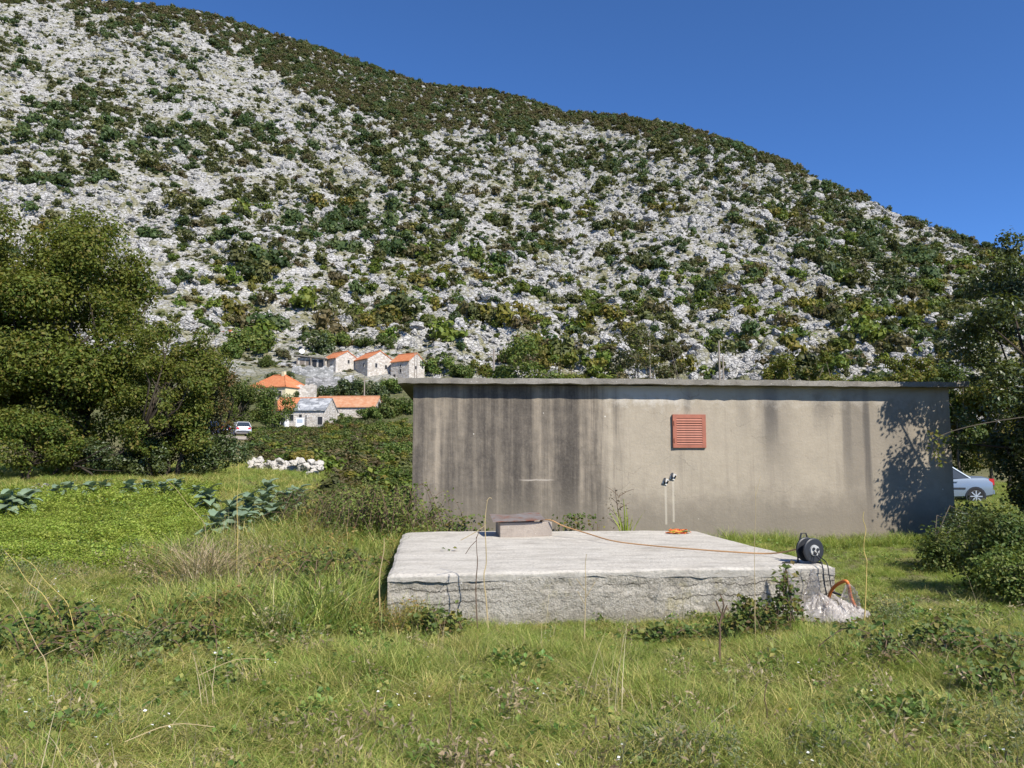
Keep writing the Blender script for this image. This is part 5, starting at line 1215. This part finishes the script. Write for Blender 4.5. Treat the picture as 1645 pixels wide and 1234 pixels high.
for r0, r1, dens in ((1.6, 6, 230), (6, 10, 165), (10, 18, 90), (18, 48, 16)):
    n = int(0.5 * R(84) * (r1 ** 2 - r0 ** 2) * dens); r = np.sqrt(rgg.uniform(r0 ** 2, r1 ** 2, n)); a = rgg.uniform(R(-42), R(42), n)
    x, y = np.sin(a) * r, np.cos(a) * r
    ok = ~inside_quad(x, y, CQ) & ~inside_quad(x, y, HQ)
    x, y, r = x[ok], y[ok], r[ok]; n = len(x); z = zg(x, y); px, py, f = proj(np.stack([x, y, z], 1))
    m1, m2, m3 = fbm(x * .55, y * .55, 3, 501), fbm(x * 1.7, y * 1.7, 3, 511), fbm(x * .9, y * .9, 3, 521)
    u = rgg.uniform(0, 1, n); idx = np.zeros(n, int); sc = 0.75 + 0.75 * m2
    dry = np.clip(0.42 + 1.5 * (m1 - 0.5) + 0.25 * sst(1000, 1150, py) - 0.3 * sst(1150, 1500, px) * sst(1000, 900, py), 0.05, 0.8)
    pick = lambda arr: rgg.choice(arr, n)
    idx = np.where(u < dry * 0.82, pick(near_olive), np.where(u < dry, pick(near_straw), pick(near_green)))
    w_ = (rgg.uniform(0, 1, n) < 0.04 + 0.30 * sst(.57, .70, m3)); idx = np.where(w_, pick(weeds), idx)
    g_ = (rgg.uniform(0, 1, n) < 0.22 * sst(.55, .70, m2) * sst(.48, .6, m1)); idx = np.where(g_, pick(greys), idx)
    q = rgg.uniform(0, 1, n); idx = np.where(q < .005, pick(stalk), np.where(q < .013, pick(fl_w), np.where(q < .016, pick(fl_y), idx)))
    tf = sst(.54, .66, fbm(x * 1.25, y * 1.25, 3, 541)); rq = rgg.uniform(0, 1, n); rt = (r < 10.5) & (rq < .42 * tf); idx = np.where(rt, np.where(rq < .22 * tf, pick(tall), pick(tallo)), idx); sc = np.where(rt, sc * .62, sc * (.78 + .45 * m1))
    # the mown lush plot on the left, the rank growth beside it, the strip along the hut, the short grass on the right
    edge = (m2 - .5) * 60
    isl = (py + edge < 912) & (px + edge * 1.2 < 345 - (py - 800) * 0.15) & (r > 9.5) & (r < 24)
    idx = np.where(isl, np.where(q < .80 - .5 * sst(.55, .7, m3), pick(lush), np.where(q < .93, pick(weeds), pick(near_green))), idx); sc = np.where(isl, .7 + .5 * m2, sc)
    rank = (~isl) & (px > 130) & (px < 690) & (r > 7.2) & (r < 20) & (px + edge > 250)
    rk = rgg.uniform(0, 1, n)
    idx = np.where(rank, np.where(rk < .20, pick(tall), np.where(rk < .32, pick(tallo), np.where(rk < .66, pick(weeds), np.where(rk < .80, pick(greys), np.where(rk < .815, pick(stalk), idx))))), idx)
    sc = np.where(rank, sc * (1.1 + .5 * m1 * np.clip((px - 350) / 200, 0, 1)), sc); sc = np.where((x > Q['fl'][0] - .45) & (x < Q['fr'][0] + .2) & (y < Q['bl'][1]) & (y > 6.4), sc * .72, sc)
    yz = sst(.5, .62, fbm(x * 1.1, y * 1.1, 2, 531)); dz = np.exp(-((px - 340) / 130) ** 2 - ((py - 925) / 45) ** 2)
    idx = np.where(rank & (rk > .70) & (rgg.uniform(0, 1, n) < .75 * yz), pick(wyel), idx); idx = np.where((r > 6) & (r < 13) & (rgg.uniform(0, 1, n) < .45 * dz), pick(dead), idx)
    idx = np.where((rgg.uniform(0, 1, n) < .012 * (r < 10)), pick(dead), idx)
    dh = (x - HO[0]) * HY[0] + (y - HO[1]) * HY[1]
    strip = (dh > -0.75 + edge * .006) & (dh < 0) & (x > HO[0] - .5); idx = np.where(strip, np.where(rk < .75, pick(tall), pick(weeds)), idx); sc = np.where(strip, np.where(x < 4.2, .95, .85) * (.55 + .8 * m2), sc)
    short = (px > 1230) & (px < 1540) & (dh <= -0.75) & (r > 9); sc = np.where(short, sc * .62, sc)
    if r0 >= 18:
        far_pick = np.where(u < dry + .1, pick(far_o), pick(far_g)); idx = np.where(isl, idx, far_pick); sc = np.where(isl, sc * 1.8, .45 + .5 * m2)
    elif r0 >= 10: sc = np.where(isl, sc * 1.25, sc * 1.1)
    # grass stands off the heap of film and thins out against the slab
    ff = (np.hypot((x - fc[0]) / 1.25, y - fc[1]) < 0.40) | ((np.abs(x - fc[0]) < .35) & (y < fc[1]) & (y > fc[1] - .75) & (rgg.uniform(0, 1, n) < .6))
    keep = ~ff & (rgg.uniform(0, 1, n) < np.where(short, .8, 1))
    P_.append(np.stack([x, y, z], 1)[keep]); I_.append(idx[keep]); S_.append(sc[keep])
P_, I_, S_ = np.concatenate(P_), np.concatenate(I_), np.concatenate(S_); n = len(P_)
rot = np.stack([rgg.normal(0, .12, n), rgg.normal(0, .12, n), rgg.uniform(0, 6.28, n)], 1)
scatter('grass', P_, rot, np.stack([S_, S_, S_ * rgg.uniform(.75, 1.25, n)], 1), I_, KG, kind='stuff', label='uncut meadow grass with weeds and dry blades', category='grass')

# ---- stalks standing singly
M_DRY = plain('dry_stalk', (0.42, 0.33, 0.18), 0.9, var=.25); M_BRN = plain('brown_stalk', (0.13, 0.085, 0.055), 0.9, var=.25); M_YEL = plain('yellow_reed', (0.52, 0.40, 0.13), 0.8, var=.2)
def stem(label, D, pts, rad, mat, name='dry_stalk', side=()):
    P = [pt(a, b, D) for a, b in pts]; base = P[-1].copy(); base[2] = min(base[2], float(zg(base[0], base[1])))
    rj = np.random.default_rng(int(pts[0][0] * 7)); P = [P[0]] + [q_ for a_, b_ in zip(P[:-1], P[1:]) for q_ in ((a_ + b_) / 2 + rj.normal(size=3) * .012, b_)]
    t = thing(name, label, 'stalk', base); P[-1] = base - np.array([0, 0, 0.03]); k = len(P)
    MB().tube(smooth_path([p - base for p in P], 5), [rad * (0.45 + 0.6 * i / (5 * (k - 1))) for i in range(5 * (k - 1) + 1)], 5).build('stem', mat, t)
    for s in side:
        MB().tube(smooth_path([pt(a, b, D) - base for a, b in s], 4), rad * 0.55, 5).build('side_shoot', mat, t)
stem('bent dry stalk rising in front of the cistern slab', 7.35, [(783, 803), (779, 842), (781, 905), (778, 940), (785, 985)], .007, M_DRY, side=[[(779, 844), (764, 855), (740, 868)], [(782, 805), (786, 800), (790, 801)]])
stem('brown stalk left of the bent dry stalk before the cistern', 7.3, [(765, 862), (767, 905), (768, 985)], .006, M_BRN, side=[[(766, 868), (756, 878), (748, 890)], [(765, 866), (771, 850)]])
stem('pale upright stalk at the left corner of the cistern', 7.4, [(617, 864), (614, 900), (612, 965)], .006, M_DRY)
stem('yellow reed standing in the grass right of the film', 7.6, [(1388, 822), (1391, 850), (1388, 885), (1392, 915), (1386, 955)], .006, M_YEL)
stem('brown seeded dock stalk in front of the cistern', 6.1, [(1157, 955), (1160, 985), (1157, 1020), (1161, 1085)], .010, M_BRN, 'dock_stalk', [[(1158, 985), (1150, 965)], [(1159, 995), (1168, 972)], [(1158, 1012), (1149, 990)]])
stem('thin reddish stem in the right foreground grass', 4.7, [(1233, 1095), (1232, 1140), (1233, 1200)], .005, M_BRN)
stem('thin dark stem in the middle foreground grass', 4.5, [(722, 1115), (723, 1160), (721, 1230)], .0045, M_BRN)
stem('thin dry twig before the middle of the cistern', 7.0, [(942, 890), (941, 930), (938, 1010)], .005, M_DRY, side=[[(941, 950), (926, 930)], [(941, 960), (956, 935)], [(940, 972), (928, 950)]])
stem('thin straw crossing the right half of the slab', 7.0, [(1213, 780), (1212, 870), (1213, 960), (1213, 1010)], .0035, M_DRY, side=[[(1213, 800), (1222, 765)]])
stem('pale arching straw at the lower left', 5.2, [(0, 940), (30, 980), (60, 1040), (80, 1100)], .003, M_DRY)
stem('leaning yellow stalk above the left weeds', 6.6, [(8, 885), (45, 935), (85, 980), (118, 1040)], .0035, M_YEL)
stem('second leaning yellow stalk above the left weeds', 6.6, [(35, 895), (70, 930), (105, 965), (130, 1010)], .003, M_YEL)
stem('tall dry stalk between kale and tussock', 9.5, [(383, 745), (381, 800), (382, 850), (380, 915)], .004, M_YEL)
stem('straw leaning over the lush plot', 11, [(258, 762), (285, 788), (320, 830), (335, 870)], .0035, M_DRY)
for i, (a, b, c, d) in enumerate(((185, 848, 270, 880), (220, 850, 285, 882), (95, 912, 150, 945), (320, 1085, 430, 1060), (200, 1192, 345, 1168), (60, 1058, 165, 1030))):
    p0, p1 = gp(a, b, .30 if b < 900 else .18), gp(c, d, .12)
    MB().tube(smooth_path([p0, (p0 + p1) / 2 + np.array([0, 0, .05]), p1], 4), .0022, 5).build('fallen_straw', M_DRY, None, label=['fallen straw over the lush plot, upper one', 'fallen straw over the lush plot, lower one', 'fallen straw left of the brambles', 'fallen pale straw below the brambles', 'long fallen straw at the bottom left', 'fallen straw beside the left brambles'][i], category='straw')
# straw tussock
tp = gnd(330, 905, 9.3)
t = thing('straw_tussock', 'tuft of bleached straw beside the kale', 'tussock', tp)
ob('straw', mesh_np('straw', *blades(380, .26, .35, .95, .010, .9, np.random.default_rng(8))), GM['straw'], t)
ob('dead_leaves', mesh_np('dead_leaves', *leaflets(260, .55, .30, .05, np.random.default_rng(9), .6)), leafmat('dead_leaf', [(.12, .095, .07), (.20, .165, .13), (.27, .235, .19)], .15), t)

# ---- brambles
BR = leafmat('bramble_leaf', [(0.045, 0.085, 0.020), (0.070, 0.120, 0.026), (0.095, 0.140, 0.032), (0.130, 0.160, 0.040), (0.110, 0.150, 0.040), (0.090, 0.130, 0.030), (0.230, 0.210, 0.045), (0.130, 0.090, 0.040)], .28, objvar=.1)
def bramble(label, px, py, D, w, d, h, n, seed):
    mt = L_['bank'] if D > 12 else BR
    rg = np.random.default_rng(seed); b = gnd(px, py, D); t = thing('bramble', label, 'bramble', b); mb = MB(); C, Nn = [], []
    for i in range(n):
        a = rg.uniform(0, 6.28); p0 = np.array([rg.normal() * w * .4, rg.normal() * d * .4, 0]); L = rg.uniform(.4, 1.0) * w; q = np.array([math.cos(a) * L, math.sin(a) * L * d / w, 0]); hh_ = h * rg.uniform(.5, 1.15)
        pts = [p0, p0 + q * .3 + np.array([0, 0, hh_ * .8]), p0 + q * .65 + np.array([0, 0, hh_]), p0 + q + np.array([0, 0, hh_ * .45])]
        sp_ = smooth_path(pts, 5); mb.tube(sp_, .0045, 4)
        for s in sp_[2:]:
            for _ in range(3): C.append(s + rg.normal(size=3) * np.array([.05, .05, .035])); Nn.append(rg.normal(size=3) * .5 + np.array([0, -.3, .9]))
    mb.build('stems', M_BRN, t)
    V, F = leafquads(np.array(C), np.array(Nn), .050, rg, .8, .12); ob('leaves', mesh_np('leaves', V, F), mt, t)
for i, a in enumerate((('bramble patch at the left picture edge', 70, 1000, 6.6, .7, .5, .34, 22, 1), ('bramble patch below the straw tussock', 330, 985, 7.3, .6, .45, .26, 16, 2), ('bramble arching over the left foreground grass', 205, 1015, 6.4, .7, .5, .24, 16, 3), ('yellowing bramble at the left end of the cistern front', 705, 990, 7.15, .36, .16, .22, 11, 4),
                       ('bramble climbing the right part of the cistern front', 1200, 992, 7.15, .40, .10, .30, 10, 5), ('small bramble against the cistern front near its right corner', 1262, 985, 7.25, .16, .10, .48, 7, 6), ('bramble in the grass at the far right', 1500, 1075, 6.3, .7, .5, .22, 20, 7), ('low bramble in front of the cistern middle', 1060, 1000, 7.1, .4, .12, .16, 7, 8),
                       ('bramble tangle between weeds and cistern left side', 560, 930, 9.0, .9, .7, .45, 34, 9), ('bramble hedge against the left end of the hut', 618, 850, 13.5, 1.0, .9, 1.0, 120, 10), ('bramble hedge left of the hut, farther out', 545, 830, 15, 1.3, .9, .85, 110, 11), ('bramble in the lower right corner', 1600, 1130, 5.4, .55, .4, .2, 16, 12))):
    bramble(*a[:-1], 900 + a[-1])

# ---- kale plants
rgk = np.random.default_rng(66); M_KALE = leafmat('kale_leaf', [(0.150, 0.220, 0.130), (0.190, 0.265, 0.165), (0.235, 0.305, 0.200)], .2, .5, .15, .35); M_KST = plain('kale_stem', (0.30, 0.33, 0.20), 0.8)
def kale_leaf(seed):
    rg = np.random.default_rng(seed); nu, nv = 7, 5; V = []
    for i in range(nu):
        s = i / (nu - 1); wd = .13 * math.sin(math.pi * min(1, s * .9 + .12)) ** .6 * (s > .12) + .012
        for j in range(nv):
            c = j / (nv - 1) * 2 - 1; V.append((s * .36, c * wd, .16 * s - .30 * s * s + .035 * abs(c) + .02 * rg.normal() * abs(c)))
    me = mesh_np('leaf', np.array(V), grid_faces(nu, nv), True); me.materials.append(M_KALE); return me
KL = [kale_leaf(i) for i in range(5)]
def kale(label, px, py, D, h, s=0.8, n=15):
    b = gnd(px, py, D); t = thing('kale_plant', label, 'kale', b, group='kale plants along the field edge')
    MB().tube([(0, 0, -.05), (.02, 0, h * .5), (0, .01, h)], [.022, .02, .014], 6).build('stem', M_KST, t)
    for i in range(n): ob('leaf', KL[i % 5], None, t, (0, 0, h * (1 - .55 * i / n)), (rgk.normal() * .2, R(-52 + 62 * i / n + rgk.normal() * 8), i * 2.4 + rgk.normal() * .2), s * rgk.uniform(.8, 1.15))
for a in (('leftmost kale plant, at the picture edge', 8, 838, 15.2, .40), ('kale plant second from the left picture edge', 38, 832, 15.6, .35), ('big-leaved kale in front of the straw tussock', 348, 838, 13.2, .45), ('kale plant behind the straw tussock', 372, 826, 14.2, .5), ('tall kale left of the tall dry stalk', 400, 825, 14.6, .62),
          ('tallest kale with bare stem in the middle of the clump', 425, 822, 15.2, .68), ('kale at the right end of the clump', 452, 812, 16.2, .62), ('kale behind the right end of the clump', 478, 805, 17.2, .6), ('upper left kale of the clump', 335, 808, 17.0, .45), ('kale between the clump and the stone row', 430, 800, 18.0, .6), ('low kale at the front of the clump', 388, 832, 13.6, .4), ('kale at the front right of the clump', 440, 824, 14.6, .5), ('kale leaning out on the right of the clump', 466, 812, 16.6, .55)): kale(*a)
for i, (px, D) in enumerate(((90, 19), (110, 20), (145, 19.5), (165, 20.5), (205, 20), (235, 21), (262, 20.5), (285, 21), (315, 20))):
    kale(['small kale in the far row, %s from the left' % w for w in ('first', 'second', 'third', 'fourth', 'fifth', 'sixth', 'seventh', 'eighth', 'ninth')][i], px, 800, D - 1.2, .34, .7, 10)
st0 = gnd(180, 795, 20.5); t = thing('garden_stones', 'pale stones scattered along the far kale row', 'stones', st0)
for k in range(26):
    p = pt(rgk.uniform(50, 270), 790, rgk.uniform(20.8, 22.5)); p[2] = zg(p[0], p[1]) + .03; ob('stone', ROCKS[k % 8], None, t, p - st0, (0, 0, rgk.uniform(0, 6)), rgk.uniform(.05, .12))

# ---- plants at the foot of the hut
b = gnd(1007, 900, 13.0); t = thing('reed_plant', 'young green reed plant against the hut wall behind the cistern', 'plant', b)
ztop = pt(1005, 797, 13.0)[2] - b[2]
MB().tube([(0, 0, -.05), (-.02, 0, ztop * .6), (-.04, 0, ztop * .95)], [.016, .012, .005], 6).build('stem', GM['lush'], t)
V, F = blades(16, .03, ztop * .6, ztop * 1.0, .035, .28, np.random.default_rng(5)); ob('leaves', mesh_np('leaves', V, F), GM['lush'], t)
b = gnd(994, 900, 13.2); t = thing('dead_thistle', 'dead brown thistle next to the green reed plant', 'thistle', b); mb = MB(); zt = pt(990, 783, 13.2)[2] - b[2]; rgd = np.random.default_rng(6)
mb.tube([(0, 0, -.05), (.02, 0, zt * .5), (-.05, 0, zt)], [.012, .009, .004], 5)
for i in range(12):
    z0 = zt * rgd.uniform(.35, .95); a = rgd.choice([-1, 1]) * rgd.uniform(.3, 1); L = rgd.uniform(.12, .3); mb.tube([(0, 0, z0), (a * L * .6, rgd.normal() * .05, z0 + L * .35), (a * L, rgd.normal() * .05, z0 + L * .5)], [.006, .005, .003], 4)
mb.build('stem', M_BRN, t); C = rgd.normal(size=(60, 3)) * np.array([.13, .05, .15]) + np.array([-.02, 0, zt * .75]); ob('dead_leaves', mesh_np('dead_leaves', *leafquads(C, rgd.normal(size=(60, 3)), .055, rgd, .4)), leafmat('thistle_leaf', [(.10, .08, .05), (.20, .16, .11)], .1), t)
for lab, px, w, h in (('ivy patch at the wall foot left of the hatch', 745, .45, .62), ('ivy patch at the wall foot right of the hatch', 925, .40, .64), ('low weeds at the left foot of the hut wall', 690, .5, .5)):
    b = gnd(px, 900, 14.35); t = thing('wall_weeds', lab, 'weeds', b); rgw = np.random.default_rng(px)
    mb = MB()
    for _ in range(8): xx = rgw.uniform(-w, w); mb.tube([(xx, 0, -.03), (xx + rgw.normal() * .05, .02, h * .7)], .005, 4)
    mb.build('stems', M_BRN, t); n = 260; C = np.stack([rgw.normal(0, w * .5, n), rgw.normal(0, .06, n), h * rgw.uniform(0, 1, n) ** .8], 1); ob('leaves', mesh_np('leaves', *leafquads(C, rgw.normal(size=(n, 3)) * .5 + np.array([0, -.6, .6]), .06, rgw, .8)), BR, t)
